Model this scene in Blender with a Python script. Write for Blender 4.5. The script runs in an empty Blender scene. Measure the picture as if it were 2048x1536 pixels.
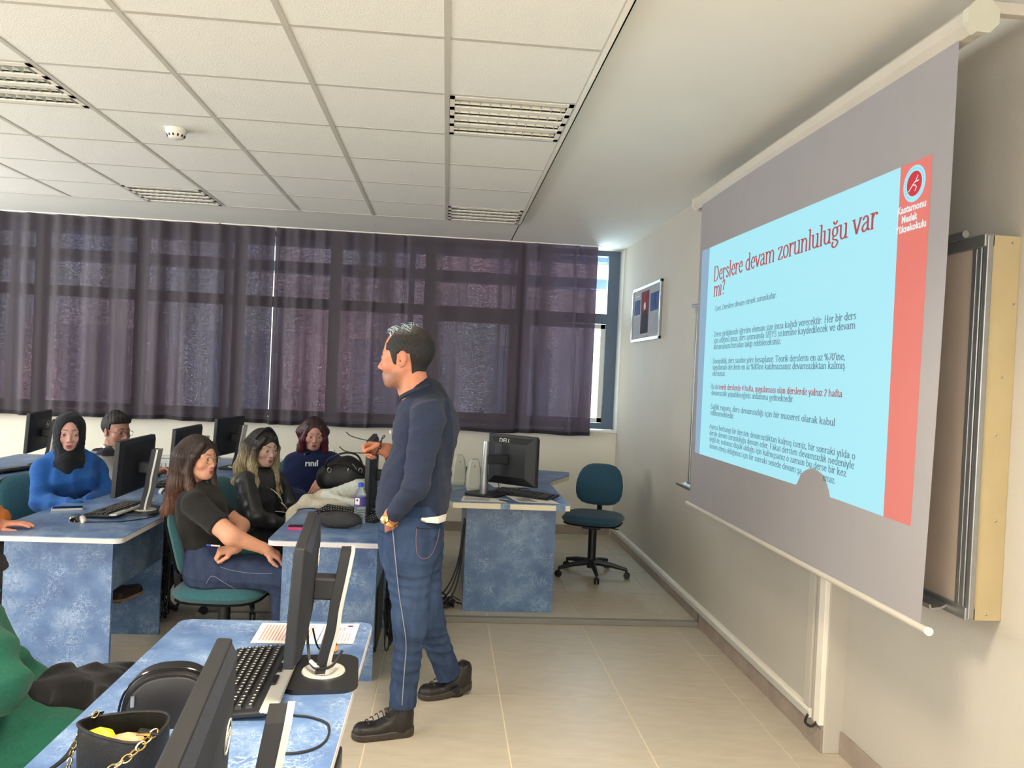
import bpy, bmesh, math, random
import numpy as np
from mathutils import Matrix, Vector, Euler
random.seed(7)
SC = bpy.context.scene
COL = SC.collection
PI = math.pi

# ------------------------------------------------------------ camera
CAMZ = 1.569
F_PX = 1566.85
def _rot(rx, ry, rz):
    c, s = math.cos, math.sin
    X = np.array([[1,0,0],[0,c(rx),-s(rx)],[0,s(rx),c(rx)]])
    Y = np.array([[c(ry),0,s(ry)],[0,1,0],[-s(ry),0,c(ry)]])
    Z = np.array([[c(rz),-s(rz),0],[s(rz),c(rz),0],[0,0,1]])
    return Z @ X @ Y
RC = _rot(-.01236, -.04631, -.0850)
cd = bpy.data.cameras.new('camera')
cam = bpy.data.objects.new('camera', cd); COL.objects.link(cam)
m = Matrix.Identity(4)
for i in range(3):
    m[i][0] = RC[i,0]; m[i][1] = RC[i,2]; m[i][2] = -RC[i,1]
m[2][3] = CAMZ
cam.matrix_world = m
cd.sensor_width = 36; cd.lens = F_PX/2048*36
cd.clip_start = .05
SC.camera = cam

# ------------------------------------------------------------ world, lights, exposure
SC.view_settings.view_transform = 'Standard'
SC.view_settings.look = 'None'
SC.view_settings.gamma = 1
SC.view_settings.use_curve_mapping = False
EXPO = 1.0
SC.view_settings.exposure = EXPO
W = bpy.data.worlds.new('daylight'); SC.world = W; W.use_nodes = True
wn = W.node_tree
bg = wn.nodes['Background']
bg.inputs[0].default_value = (.74, .86, 1, 1); bg.inputs[1].default_value = 2.6

def area(name, loc, rot, sx, sy, power, col, spread=PI):
    l = bpy.data.lights.new(name, 'AREA'); l.shape = 'RECTANGLE'; l.size = sx; l.size_y = sy
    l.energy = power; l.color = col; l.spread = spread
    o = bpy.data.objects.new(name, l); COL.objects.link(o)
    o.location = loc; o.rotation_euler = rot
    return o
WARM = (1, .90, .77)
# lit ceiling fittings of the bank behind the camera
for i, (x, y, p) in enumerate([(.25, 1.49, 31), (-2.15, 1.49, 14), (-4.55, 1.49, 12), (.25, -.9, 34), (-2.15, -.9, 26)]):
    area('fitting_glow', (x, y, 2.79), (0, 0, 0), .5, .5, p, (1, .84, .64) if x > 0 else WARM, math.radians(125))
# fill panels added before the windowless back and left walls, brightening room and ceiling
area('back_wall_fill', (-2.2, -2.95, 1.6), (math.radians(90), 0, 0), 6.0, 1.7, 135, (.99, .985, .98))
area('left_wall_fill', (-6.3, 4.0, 1.7), (0, math.radians(-124), 0), 1.6, 6.0, 185, (.90, .95, 1))
# daylight pressing through the open strip at the curtain's end
area('open_strip_daylight', (1.50, 8.35, 2.0), (math.radians(-78), 0, math.radians(0)), .45, 1.5, 38, (.62, .85, 1))

# ------------------------------------------------------------ node helpers
def new_mat(name):
    mt = bpy.data.materials.new(name); mt.use_nodes = True
    nt = mt.node_tree; b = nt.nodes['Principled BSDF']
    return mt, nt, b
def N(nt, t, **kw):
    n = nt.nodes.new(t)
    for k, v in kw.items():
        if k in n.inputs: n.inputs[k].default_value = v
        else: setattr(n, k, v)
    return n
def ramp(nt, stops):
    r = nt.nodes.new('ShaderNodeValToRGB'); e = r.color_ramp.elements
    while len(e) < len(stops): e.new(.5)
    for q, (p, c) in zip(e, stops): q.position = p; q.color = (*c, 1)
    return r
def s2l(c):
    return tuple((v/255/12.92 if v/255 < .04045 else ((v/255+.055)/1.055)**2.4) for v in c)
def mat(name, col, rough=.6, metal=0, var=.08, scale=6, bump=0, bscale=60, spec=.5, stretch=(1,1,1), coord='Object', sheen=0):
    mt, nt, b = new_mat(name)
    tc = N(nt, 'ShaderNodeTexCoord'); mp = N(nt, 'ShaderNodeMapping'); mp.inputs['Scale'].default_value = stretch
    nt.links.new(tc.outputs[coord], mp.inputs[0])
    nz = N(nt, 'ShaderNodeTexNoise', Scale=scale, Detail=4)
    nt.links.new(mp.outputs[0], nz.inputs['Vector'])
    c = s2l(col)
    r = ramp(nt, [(.3, tuple(max(0, v*(1-var)) for v in c)), (.7, tuple(min(1, v*(1+var)) for v in c))])
    nt.links.new(nz.outputs[0], r.inputs[0]); nt.links.new(r.outputs[0], b.inputs['Base Color'])
    b.inputs['Roughness'].default_value = rough; b.inputs['Metallic'].default_value = metal
    b.inputs['Specular IOR Level'].default_value = spec
    if sheen: b.inputs['Sheen Weight'].default_value = sheen
    if bump:
        n2 = N(nt, 'ShaderNodeTexNoise', Scale=bscale, Detail=3)
        nt.links.new(mp.outputs[0], n2.inputs['Vector'])
        bp = N(nt, 'ShaderNodeBump', Strength=bump, Distance=.01)
        nt.links.new(n2.outputs[0], bp.inputs['Height']); nt.links.new(bp.outputs[0], b.inputs['Normal'])
    return mt
def mat_vcol(name, rough=.55, var=.06, scale=90, bump=.1, bscale=250, spec=.35, sss=0, stretch=(1,1,1), sheen=0):
    mt, nt, b = new_mat(name)
    at = N(nt, 'ShaderNodeAttribute', attribute_name='Col')
    tc = N(nt, 'ShaderNodeTexCoord'); mp = N(nt, 'ShaderNodeMapping'); mp.inputs['Scale'].default_value = stretch
    nt.links.new(tc.outputs['Object'], mp.inputs[0])
    nz = N(nt, 'ShaderNodeTexNoise', Scale=scale, Detail=5); nt.links.new(mp.outputs[0], nz.inputs['Vector'])
    r = ramp(nt, [(.25, (1-var*2,)*3), (.75, (1+var,)*3)])
    nt.links.new(nz.outputs[0], r.inputs[0])
    mx = N(nt, 'ShaderNodeMix', data_type='RGBA', blend_type='MULTIPLY'); mx.inputs[0].default_value = 1
    nt.links.new(at.outputs['Color'], mx.inputs[6]); nt.links.new(r.outputs[0], mx.inputs[7])
    nt.links.new(mx.outputs[2], b.inputs['Base Color'])
    b.inputs['Roughness'].default_value = rough; b.inputs['Specular IOR Level'].default_value = spec
    if sheen: b.inputs['Sheen Weight'].default_value = sheen
    if sss:
        b.inputs['Subsurface Weight'].default_value = sss; b.inputs['Subsurface Radius'].default_value = (.01, .004, .002)
        b.inputs['Subsurface Scale'].default_value = .5
    if bump:
        n2 = N(nt, 'ShaderNodeTexNoise', Scale=bscale, Detail=3); nt.links.new(mp.outputs[0], n2.inputs['Vector'])
        bp = N(nt, 'ShaderNodeBump', Strength=bump, Distance=.005)
        nt.links.new(n2.outputs[0], bp.inputs['Height']); nt.links.new(bp.outputs[0], b.inputs['Normal'])
    return mt

def marble(name, base, vein, dark, rough=.35):
    mt, nt, b = new_mat(name)
    tc = N(nt, 'ShaderNodeTexCoord')
    w = N(nt, 'ShaderNodeTexNoise', Scale=7, Detail=5); nt.links.new(tc.outputs['Object'], w.inputs['Vector'])
    ma = N(nt, 'ShaderNodeMix', data_type='RGBA', blend_type='LINEAR_LIGHT'); ma.inputs[0].default_value = .32
    nt.links.new(tc.outputs['Object'], ma.inputs[6]); nt.links.new(w.outputs['Color'], ma.inputs[7])
    v1 = N(nt, 'ShaderNodeTexVoronoi', Scale=15, feature='DISTANCE_TO_EDGE'); nt.links.new(ma.outputs[2], v1.inputs['Vector'])
    v2 = N(nt, 'ShaderNodeTexVoronoi', Scale=34, feature='DISTANCE_TO_EDGE'); nt.links.new(ma.outputs[2], v2.inputs['Vector'])
    c1 = ramp(nt, [(0, (1,1,1)), (.03, (.5,.5,.5)), (.06, (0,0,0))]); nt.links.new(v1.outputs['Distance'], c1.inputs[0])
    c2 = ramp(nt, [(0, (.7,.7,.7)), (.05, (.1,.1,.1)), (.14, (0,0,0))]); nt.links.new(v2.outputs['Distance'], c2.inputs[0])
    cl = N(nt, 'ShaderNodeTexNoise', Scale=5.5, Detail=6, Roughness=.65); nt.links.new(tc.outputs['Object'], cl.inputs['Vector'])
    cr = ramp(nt, [(.3, s2l(dark)), (.52, s2l(base)), (.75, tuple((x+y)/2 for x, y in zip(s2l(base), s2l(vein))))])
    nt.links.new(cl.outputs[0], cr.inputs[0])
    mk = N(nt, 'ShaderNodeTexNoise', Scale=9, Detail=3); nt.links.new(tc.outputs['Object'], mk.inputs['Vector'])
    mr = ramp(nt, [(.42, (0,0,0)), (.68, (1,1,1))]); nt.links.new(mk.outputs[0], mr.inputs[0])
    ad = N(nt, 'ShaderNodeMath', operation='MAXIMUM'); nt.links.new(c1.outputs[0], ad.inputs[0]); nt.links.new(c2.outputs[0], ad.inputs[1])
    mu = N(nt, 'ShaderNodeMath', operation='MULTIPLY'); nt.links.new(ad.outputs[0], mu.inputs[0]); nt.links.new(mr.outputs[0], mu.inputs[1])
    mx = N(nt, 'ShaderNodeMix', data_type='RGBA'); nt.links.new(mu.outputs[0], mx.inputs[0]); nt.links.new(cr.outputs[0], mx.inputs[6])
    mx.inputs[7].default_value = (*s2l(vein), 1)
    nt.links.new(mx.outputs[2], b.inputs['Base Color']); b.inputs['Roughness'].default_value = rough
    return mt

M = {}
M['wall'] = mat('painted_wall', (222, 217, 202), .75, var=.03, scale=2, bump=.15, bscale=180)
M['wall_g'] = mat('greige_wall', (178, 173, 162), .75, var=.03, scale=2, bump=.15, bscale=180)  # right wall only: darker and greyer than the other walls
M['ceil'] = mat('white_plaster', (222, 220, 212), .8, var=.02, scale=3)
M['tilec'] = None
M['grid'] = mat('grey_ceiling_grid', (190, 186, 176), .5, var=.03)
M['trimw'] = mat('white_plastic_trim', (232, 226, 212), .35, var=.03)
M['floor_t'] = mat('stone_floor_tile', (186, 176, 158), .38, var=.07, scale=7, bump=.05, bscale=40, stretch=(1, 3, 1))
M['grout'] = mat('light_grout', (226, 212, 186), .8, var=.05)
M['base_t'] = mat('grey_baseboard_tile', (150, 136, 124), .4, var=.14, scale=9)
M['steel'] = mat('brushed_aluminium', (158, 160, 160), .35, metal=.8, var=.05, scale=30)
M['frame_b'] = mat('blue_grey_window_frame', (92, 108, 128), .5, var=.04)
M['white'] = mat('white_paint', (232, 230, 222), .5, var=.02)
M['marble'] = marble('blue_marbled_laminate', (92, 121, 164), (172, 192, 216), (70, 94, 138))
M['marble_d'] = marble('darker_blue_marbled_laminate', (88, 116, 152), (158, 182, 206), (66, 92, 130))
M['edge'] = mat('pale_desk_edging', (206, 204, 204), .5, var=.04)
M['edge_c'] = mat('cream_desk_edging', (226, 214, 184), .5, var=.04)
M['black'] = mat('black_plastic', (26, 27, 30), .45, var=.08, scale=20)
M['black2'] = mat('textured_dark_plastic', (32, 36, 44), .6, var=.1, spec=.3, scale=60, bump=.2, bscale=300)
M['gloss'] = mat('glossy_black_plastic', (20, 20, 23), .12, var=.05)
M['silver'] = mat('silver_plastic', (198, 196, 188), .38, metal=.25, var=.04)
M['chrome'] = mat('polished_metal', (214, 210, 200), .15, metal=1, var=.03)
M['gold'] = mat('gold_metal', (216, 186, 120), .2, metal=1, var=.05)
M['paper'] = mat('white_paper', (236, 228, 218), .8, var=.02)
M['ink'] = mat('printed_ink', (120, 116, 120), .8, var=.1)
M['pinkink'] = mat('pink_print', (206, 150, 150), .8, var=.1)
M['key'] = mat('black_key', (30, 29, 31), .45, var=.1)
M['keyw'] = mat('white_key_print', (220, 220, 205), .6, var=.05)
M['teal'] = mat('teal_chair_fabric', (42, 98, 108), .9, var=.12, scale=60, bump=.3, bscale=400, sheen=.2)
M['navych'] = mat('dark_teal_chair_fabric', (28, 70, 90), .9, var=.1, scale=60, bump=.3, bscale=400, sheen=.15)
M['cable'] = mat('black_cable', (26, 26, 28), .5, var=.1)
M['cablew'] = mat('grey_cable', (176, 170, 160), .5, var=.1)
M['leather'] = mat('black_leather', (20, 19, 20), .46, spec=.35, var=.15, scale=30, bump=.15, bscale=220)
M['board'] = mat('whiteboard_surface', (182, 166, 150), .3, var=.03, scale=3)
M['mdf'] = mat('cream_painted_board', (170, 154, 116), .55, var=.05, scale=8)
M['screenf'] = mat('projection_screen_fabric', (142, 139, 141), .85, var=.02)
M['casing'] = mat('screen_casing', (184, 178, 166), .5, var=.03)
M['beige'] = mat('beige_speaker_plastic', (188, 188, 172), .5, var=.04)
M['radi'] = mat('white_radiator', (206, 206, 202), .45, var=.03)
M['pink'] = mat('pink_phone_case', (214, 40, 110), .4, var=.05)
M['glassblk'] = mat('dark_glass', (14, 14, 20), .08, var=.02)
M['mirror'] = mat('mirror_reflector', (216, 220, 214), .3, metal=.55, var=.03)

def ceil_tile_mat():
    mt, nt, b = new_mat('fissured_ceiling_tile')
    tc = N(nt, 'ShaderNodeTexCoord')
    v = N(nt, 'ShaderNodeTexNoise', Scale=130, Detail=4, Roughness=.6); nt.links.new(tc.outputs['Object'], v.inputs['Vector'])
    c = s2l((228, 226, 218)); d = s2l((194, 190, 180))
    r = ramp(nt, [(.30, d), (.37, c), (1, c)]); nt.links.new(v.outputs[0], r.inputs[0])
    nt.links.new(r.outputs[0], b.inputs['Base Color']); b.inputs['Roughness'].default_value = .9
    bp = N(nt, 'ShaderNodeBump', Strength=.5, Distance=.004); nt.links.new(v.outputs[0], bp.inputs['Height']); nt.links.new(bp.outputs[0], b.inputs['Normal'])
    return mt
M['tilec'] = ceil_tile_mat()

def emis(name, col, strength=1.0):
    strength *= 2**-EXPO
    mt, nt, b = new_mat(name)
    b.inputs['Base Color'].default_value = (*[v*.3 for v in s2l(col)], 1)
    b.inputs['Emission Color'].default_value = (*s2l(col), 1); b.inputs['Emission Strength'].default_value = strength
    b.inputs['Roughness'].default_value = .9; b.inputs['Specular IOR Level'].default_value = 0
    return mt

# ------------------------------------------------------------ mesh collector
class MB:
    def __init__(s): s.v = []; s.f = []; s.sm = []
    def add(s, vs, fs, smooth=False):
        o = len(s.v); s.v += [tuple(v) for v in vs]
        s.f += [tuple(o+i for i in f) for f in fs]; s.sm += [smooth]*len(fs)
        return s
    def box(s, c, d, rot=None, bev=0):
        x, y, z = d[0]/2, d[1]/2, d[2]/2
        if bev and min(x, y, z) > bev:
            pr = []
            b = bev
            bm = bmesh.new(); bmesh.ops.create_cube(bm, size=1)
            for v in bm.verts: v.co = Vector((v.co.x*d[0], v.co.y*d[1], v.co.z*d[2]))
            bmesh.ops.bevel(bm, geom=bm.edges[:], offset=b, segments=2, affect='EDGES', profile=.5)
            vs = [v.co.copy() for v in bm.verts]; fs = [[v.index for v in f.verts] for f in bm.faces]; bm.free()
        else:
            vs = [Vector((sx*x, sy*y, sz*z)) for sx in (-1,1) for sy in (-1,1) for sz in (-1,1)]
            fs = [(0,1,3,2),(4,6,7,5),(0,4,5,1),(2,3,7,6),(0,2,6,4),(1,5,7,3)]
        if rot is not None:
            R = rot if isinstance(rot, Matrix) else Euler(rot).to_matrix()
            vs = [R @ v for v in vs]
        C = Vector(c)
        return s.add([v+C for v in vs], fs)
    def box2(s, a, b, bev=0):
        c = [(p+q)/2 for p, q in zip(a, b)]; d = [abs(q-p) for p, q in zip(a, b)]
        return s.box(c, d, None, bev)
    def tube(s, pts, r, n=8, cap=True, closed=False):
        pts = [Vector(p) for p in pts]; L = len(pts)
        rr = r if isinstance(r, (list, tuple)) else [r]*L
        rings = []; prev = None
        for i, p in enumerate(pts):
            a = pts[(i-1) % L] if (closed or i > 0) else p; b = pts[(i+1) % L] if (closed or i < L-1) else p
            t = (b-a).normalized() if (b-a).length > 1e-9 else Vector((0,0,1))
            if prev is None:
                u = t.orthogonal().normalized()
            else:
                u = (prev - t*prev.dot(t))
                u = u.normalized() if u.length > 1e-6 else t.orthogonal().normalized()
            prev = u; w = t.cross(u)
            rings.append([p + u*math.cos(2*PI*k/n)*rr[i] + w*math.sin(2*PI*k/n)*rr[i] for k in range(n)])
        vs = [v for q in rings for v in q]; fs = []
        for i in range(L if closed else L-1):
            j = (i+1) % L
            for k in range(n): fs.append((i*n+k, i*n+(k+1) % n, j*n+(k+1) % n, j*n+k))
        if cap and not closed:
            fs.append(tuple(reversed(range(n)))); fs.append(tuple((L-1)*n+k for k in range(n)))
        return s.add(vs, fs, True)
    def lathe(s, prof, c=(0,0,0), n=24, rot=None, sx=1, sy=1):
        vs = []; fs = []
        for r, z in prof:
            for k in range(n):
                vs.append(Vector((r*sx*math.cos(2*PI*k/n), r*sy*math.sin(2*PI*k/n), z)))
        L = len(prof)
        for i in range(L-1):
            for k in range(n): fs.append((i*n+k, i*n+(k+1) % n, (i+1)*n+(k+1) % n, (i+1)*n+k))
        if prof[0][0] > 1e-6: fs.append(tuple(reversed(range(n))))
        if prof[-1][0] > 1e-6: fs.append(tuple((L-1)*n+k for k in range(n)))
        if rot is not None:
            R = rot if isinstance(rot, Matrix) else Euler(rot).to_matrix(); vs = [R @ v for v in vs]
        C = Vector(c)
        return s.add([v+C for v in vs], fs, True)
    def prism(s, poly, d0, d1, axis='z', M4=None):
        n = len(poly)
        def mk(a, b, h): return {'z': (a, b, h), 'y': (a, h, b), 'x': (h, a, b)}[axis]
        vs = [Vector(mk(a, b, d0)) for a, b in poly] + [Vector(mk(a, b, d1)) for a, b in poly]
        fs = [tuple(range(n))[::-1], tuple(range(n, 2*n))] + [(k, (k+1) % n, n+(k+1) % n, n+k) for k in range(n)]
        if M4 is not None: vs = [M4 @ v for v in vs]
        return s.add(vs, fs)
    def xf(s, M4):
        s.v = [tuple(M4 @ Vector(v)) for v in s.v]; return s
    def mesh(s, name, mt):
        me = bpy.data.meshes.new(name); me.from_pydata(s.v, [], s.f)
        me.polygons.foreach_set('use_smooth', s.sm)
        if any(s.sm) and not all(s.sm):
            pass
        if mt: me.materials.append(mt)
        bm = bmesh.new(); bm.from_mesh(me); bmesh.ops.recalc_face_normals(bm, faces=bm.faces[:]); bm.to_mesh(me); bm.free()
        if any(s.sm): me.set_sharp_from_angle(angle=math.radians(42))
        me.update(); return me
    def build(s, name, mt, parent=None, kind=None):
        return link(name, s.mesh(name, mt), parent, kind)
def link(name, me, parent=None, kind=None, loc=None, rot=None):
    o = bpy.data.objects.new(name, me); COL.objects.link(o)
    if parent is not None: o.parent = parent
    if kind: o['kind'] = kind
    if loc is not None: o.location = loc
    if rot is not None: o.rotation_euler = rot
    return o
def tag(o, label=None, cat=None, group=None, kind=None):
    if label: o['label'] = label
    if cat: o['category'] = cat
    if group: o['group'] = group
    if kind: o['kind'] = kind
    return o
def thing(name, label, cat, loc=(0,0,0), rz=0, group=None):
    o = bpy.data.objects.new(name, None); COL.objects.link(o); o.empty_display_size = .1
    o.location = loc; o.rotation_euler = (0, 0, rz)
    return tag(o, label, cat, group)
def struct(name, mb, mt, parent=None):
    return mb.build(name, mt, parent, 'structure' if parent is None else None)
def rpoly(x0, y0, x1, y1, r, n=5):
    out = []
    for cx, cy, a in ((x1-r, y0+r, -90), (x1-r, y1-r, 0), (x0+r, y1-r, 90), (x0+r, y0+r, 180)):
        for k in range(n+1):
            t = math.radians(a+90*k/n); out.append((cx+r*math.cos(t), cy+r*math.sin(t)))
    return out
def text(name, s, size, mt, parent, loc, rot, align='LEFT', ext=.0006, sx=1, bold=0):
    cu = bpy.data.curves.new(name, 'FONT'); cu.body = s; cu.size = size; cu.extrude = ext; cu.align_x = align; cu.resolution_u = 2
    cu.offset = bold
    tmp = bpy.data.objects.new(name, cu); COL.objects.link(tmp)
    dg = bpy.context.evaluated_depsgraph_get()
    me = bpy.data.meshes.new_from_object(tmp.evaluated_get(dg)); bpy.data.objects.remove(tmp)
    me.materials.clear(); me.materials.append(mt)
    o = link(name, me, parent); o.location = loc; o.rotation_euler = rot; o.scale = (sx, 1, 1)
    return o
def catmull(P, n=8, closed=False):
    P = [Vector(p) for p in P]; L = len(P); out = []
    for i in range(L if closed else L-1):
        a = P[(i-1) % L] if (closed or i > 0) else P[0]; b = P[i]; c = P[(i+1) % L]
        d = P[(i+2) % L] if (closed or i+2 < L) else P[-1]
        for k in range(n):
            t = k/n
            out.append(.5*((2*b)+(c-a)*t+(2*a-5*b+4*c-d)*t*t+(3*b-a-3*c+d)*t**3))
    if not closed: out.append(P[-1])
    return out

# ============================================================ SETTING
XR, YF, ZC = 1.70, 7.60, 2.826
XL, YB = -6.6, -3.2
ZP = 2.842
# floor slab + tiles
fl = struct('floor', MB().box2((XL, YB, -.12), (XR+.3, YF+.3, -.003)), M['grout'])
fx0, fy0, fs = .3334, 4.387, .6
tile_cache = {}
def floor_tile(x0, y0, x1, y1, z, parent):
    key = (round(x1-x0, 3), round(y1-y0, 3))
    if key not in tile_cache:
        w, d = key; g = .0032
        tile_cache[key] = MB().box((0, 0, -.0025), (w-2*g, d-2*g, .005)).mesh('floor_tile', M['floor_t'])
    return link('floor_tile', tile_cache[key], parent, loc=((x0+x1)/2, (y0+y1)/2, z))
PY0 = 4.905; PX0 = -1.45; PZ = .03
for i in range(-12, 3):
    for j in range(-13, 6):
        x0, x1 = fx0+i*fs, min(fx0+(i+1)*fs, XR+.07 if j < -1 else XR)
        y0, y1 = fy0+j*fs, min(fy0+(j+1)*fs, YF)
        x0 = max(x0, XL); y0 = max(y0, YB)
        if x1-x0 < .02 or y1-y0 < .02: continue
        if x0 > PX0-.3 and y0 > PY0: continue
        floor_tile(x0, y0, x1, y1, 0, fl)
# low platform in front of the window wall
pf = struct('trim_1', MB().box2((PX0, PY0+.004, .0), (XR, YF, PZ-.004)), M['grout'])
tag(pf, 'low tiled platform under the teacher desk and swivel chair')
for i in range(-3, 3):
    for j in range(0, 5):
        x0, x1 = max(fx0+i*fs, PX0), min(fx0+(i+1)*fs, XR)
        y0, y1 = 4.94+j*fs, min(4.94+(j+1)*fs, YF)
        if x1-x0 < .02 or y1-y0 < .02: continue
        floor_tile(x0, y0, x1, y1, PZ, pf)
MB().box2((PX0, PY0-.012, 0), (XR-.012, PY0+.034, PZ+.003), .003).build('nosing_strip', mat('grey_step_nosing', (128, 126, 118), .45, var=.06), pf)

# walls
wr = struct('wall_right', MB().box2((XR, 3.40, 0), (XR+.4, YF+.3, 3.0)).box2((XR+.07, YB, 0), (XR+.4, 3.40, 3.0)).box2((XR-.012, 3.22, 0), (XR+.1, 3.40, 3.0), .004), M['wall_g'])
wf = MB()
WZ0, WZ1 = 1.05, 2.842
GY = 7.80
wf.box2((XL, YF, 0), (XR+.1, YF+.3, WZ0))
wf.box2((XL, YF, ZP), (XR+.1, YF+.3, 3.1))
wfo = struct('wall_far', wf, M['wall'])
MB().box2((XL, YF-.02, WZ0-.012), (XR, YF+.14, WZ0+.010), .003).build('window_sill', M['white'], wfo)
struct('wall_left', MB().box2((XL-.2, YB, 0), (XL, YF+.3, 3.0)), M['wall'])
struct('wall_back', MB().box2((XL, YB-.2, 0), (XR+.2, YB, 3.0)), M['wall'])

# baseboards in tile pieces
def bpieces(owner, axis, fixed, a, b, step, h=.098, t=.012, z=0, off=0, sgn=-1):
    p = a+off
    cuts = [a]
    while p < b-.02:
        if p > a+.02: cuts.append(p)
        p += step
    cuts.append(b)
    for c0, c1 in zip(cuts[:-1], cuts[1:]):
        g = .0015
        if axis == 'y': mb = MB().box2((fixed+sgn*t, c0+g, z), (fixed, c1-g, z+h), .002)
        else: mb = MB().box2((c0+g, fixed+sgn*t, z), (c1-g, fixed, z+h), .002)
        mb.build('baseboard_tile', M['base_t'], owner)
bb = struct('baseboard_right', MB().box2((XR-.006, 3.402, 0), (XR, 4.895, .094)).box2((XR+.064, YB, 0), (XR+.07, 3.218, .094)), M['grout'])
bpieces(bb, 'y', XR, 3.402, 4.895, .6, off=.4)
bpieces(bb, 'y', XR, 4.90, YF, .6, z=PZ, off=.3)
bpieces(bb, 'y', XR+.07, .2, 3.218, .6, off=.2)
bpieces(bb, 'y', XR-.012, 3.222, 3.398, .6, t=.01)
MB().box2((XR-.013, 4.894, .0), (XR-.001, 4.899, .125)).build('cable_end', M['black'], bb)
bf = struct('baseboard_far', MB().box2((XL, YF-.006, 0), (XR, YF, .09)), M['grout'])
bpieces(bf, 'x', YF, PX0, XR-.02, .6, z=PZ, h=.09)
bpieces(bf, 'x', YF, XL, PX0, .6, h=.1)

# ceiling
cl = MB()
cl.box2((XL, YB, ZC+.03), (XR+.4, YF+.3, 3.15))
cl.box2((.562, YB, ZP), (XR+.3, YF+.01, ZC+.06))
cl.box2((XL, 6.556, ZP), (.57, YF+.01, ZC+.06))
ce = struct('ceiling', cl, M['ceil'])
cx0, cy0 = -.0503, 2.987
FIX = {(0, 1), (-4, 1), (0, 5), (-4, 5), (-8, 1), (-8, 5), (0, -3), (-4, -3), (-8, -3)}
ctile = MB().box((0, 0, .004), (.578, .578, .008)).mesh('ceiling_tile', M['tilec'])
ctile_s = MB().box((0, 0, .004), (.578, .545, .008)).mesh('ceiling_tile', M['tilec'])
for i in range(-10, 1):
    for j in range(-9, 6):
        if (i, j) in FIX: continue
        last = j == 5
        link('ceiling_tile', ctile_s if last else ctile, ce, loc=(cx0+(i+.5)*.6, cy0+j*.6+(.283 if last else .3), ZC))
for i in range(-10, 2):
    x = cx0+i*.6
    MB().box2((x-.012, YB, ZC-.003), (x+.012, 6.556, ZC+.006), 0).build('ceiling_grid_bar', M['grid'], ce)
for j in range(-9, 6):
    y = cy0+j*.6
    MB().box2((XL, y-.011, ZC-.002), (.55, y+.011, ZC+.005), 0).build('ceiling_grid_bar', M['grid'], ce)
MB().box2((.545, YB, ZC-.004), (.572, 6.57, ZC+.004)).box2((.566, YB, ZC-.004), (.572, 6.57, ZP+.004)).build('edge_angle', M['trimw'], ce)
MB().box2((XL, 6.545, ZC-.004), (.57, 6.562, ZC+.02)).build('edge_angle', M['grid'], ce)

# light fittings: frame, reflector troughs, cross fins
fin_me = MB().prism([(-.04, 0), (.04, 0), (.028, .04), (-.028, .04)], -.001, .001, 'x').mesh('louver_fin', M['mirror'])
def fitting(i, j, label, n=0):
    cx, cy = cx0+(i+.5)*.6, cy0+(j+.5)*.6-(.02 if j == 5 else 0)
    t = thing('ceiling_light', label, 'ceiling light', (cx, cy, ZC-.001), 0, 'recessed ceiling lights')
    hw = .286; hy = .268 if j == 5 else .286
    fr = MB()
    ys = [-hy+.022, -hy/2+.0, 0, hy/2, hy-.022]
    fr.box2((-hw, -hy, -.004), (-hw+.022, hy, .004)); fr.box2((hw-.022, -hy, -.004), (hw, hy, .004))
    fr.box2((-hw, -hy, -.004), (hw, -hy+.036, .004)); fr.box2((-hw, hy-.036, -.004), (hw, hy, .004))
    tw = (2*hy-.072)/4
    for k in range(1, 4):
        y = -hy+.036+k*tw; fr.box2((-hw, y-.022, -.004), (hw, y+.022, .004))
    fr.build('frame', M['trimw'], t)
    for k in range(4):
        y0, y1 = -hy+.036+k*tw+(.022 if k else 0), -hy+.036+(k+1)*tw-(.022 if k < 3 else 0)
        ym = (y0+y1)/2; h = (y1-y0)/2
        mb = MB(); P = []
        for q in range(9):
            a = PI*q/8; P.append((ym-h*math.cos(a), .012+.022*math.sin(a)))
        vs = [(-hw+.02, a, b) for a, b in P]+[(hw-.02, a, b) for a, b in P]
        mb.add(vs, [(q, q+1, 10+q, 9+q) for q in range(8)], True)
        mb.build('reflector', M['mirror'], t)
        for q in range(11):
            o = link('louver_fin', fin_me, t, loc=(-hw+.045+q*(2*hw-.09)/10, ym, -.001)); o.scale = (1, h/.04, .7)
    return t
fitting(0, 1, 'square recessed ceiling light nearest the projection screen, right beside the plaster band')
fitting(-4, 1, 'recessed ceiling light cut off by the left edge, with shiny reflectors')
fitting(0, 5, 'small-looking far ceiling light at the corner of the tiled field, above the lecturer')
fitting(-4, 5, 'far recessed ceiling light above the students on the left')
# smoke detector
t = thing('smoke_detector', 'round white smoke detector on the tiled ceiling', 'smoke detector', (-1.531, 4.458, ZC))
MB().lathe([(.055, 0), (.056, -.018), (.05, -.024)], n=28).build('base', M['trimw'], t)
MB().lathe([(.05, -.022), (.049, -.030), (.038, -.048), (.03, -.052), (.0, -.053)], n=28).build('cap', M['trimw'], t)
for k in range(12):
    a = 2*PI*k/12
    MB().box((.0445*math.cos(a), .0445*math.sin(a), -.038), (.006, .008, .014), (0, .55, a)).build('vent_slot', M['black'], t)

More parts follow.
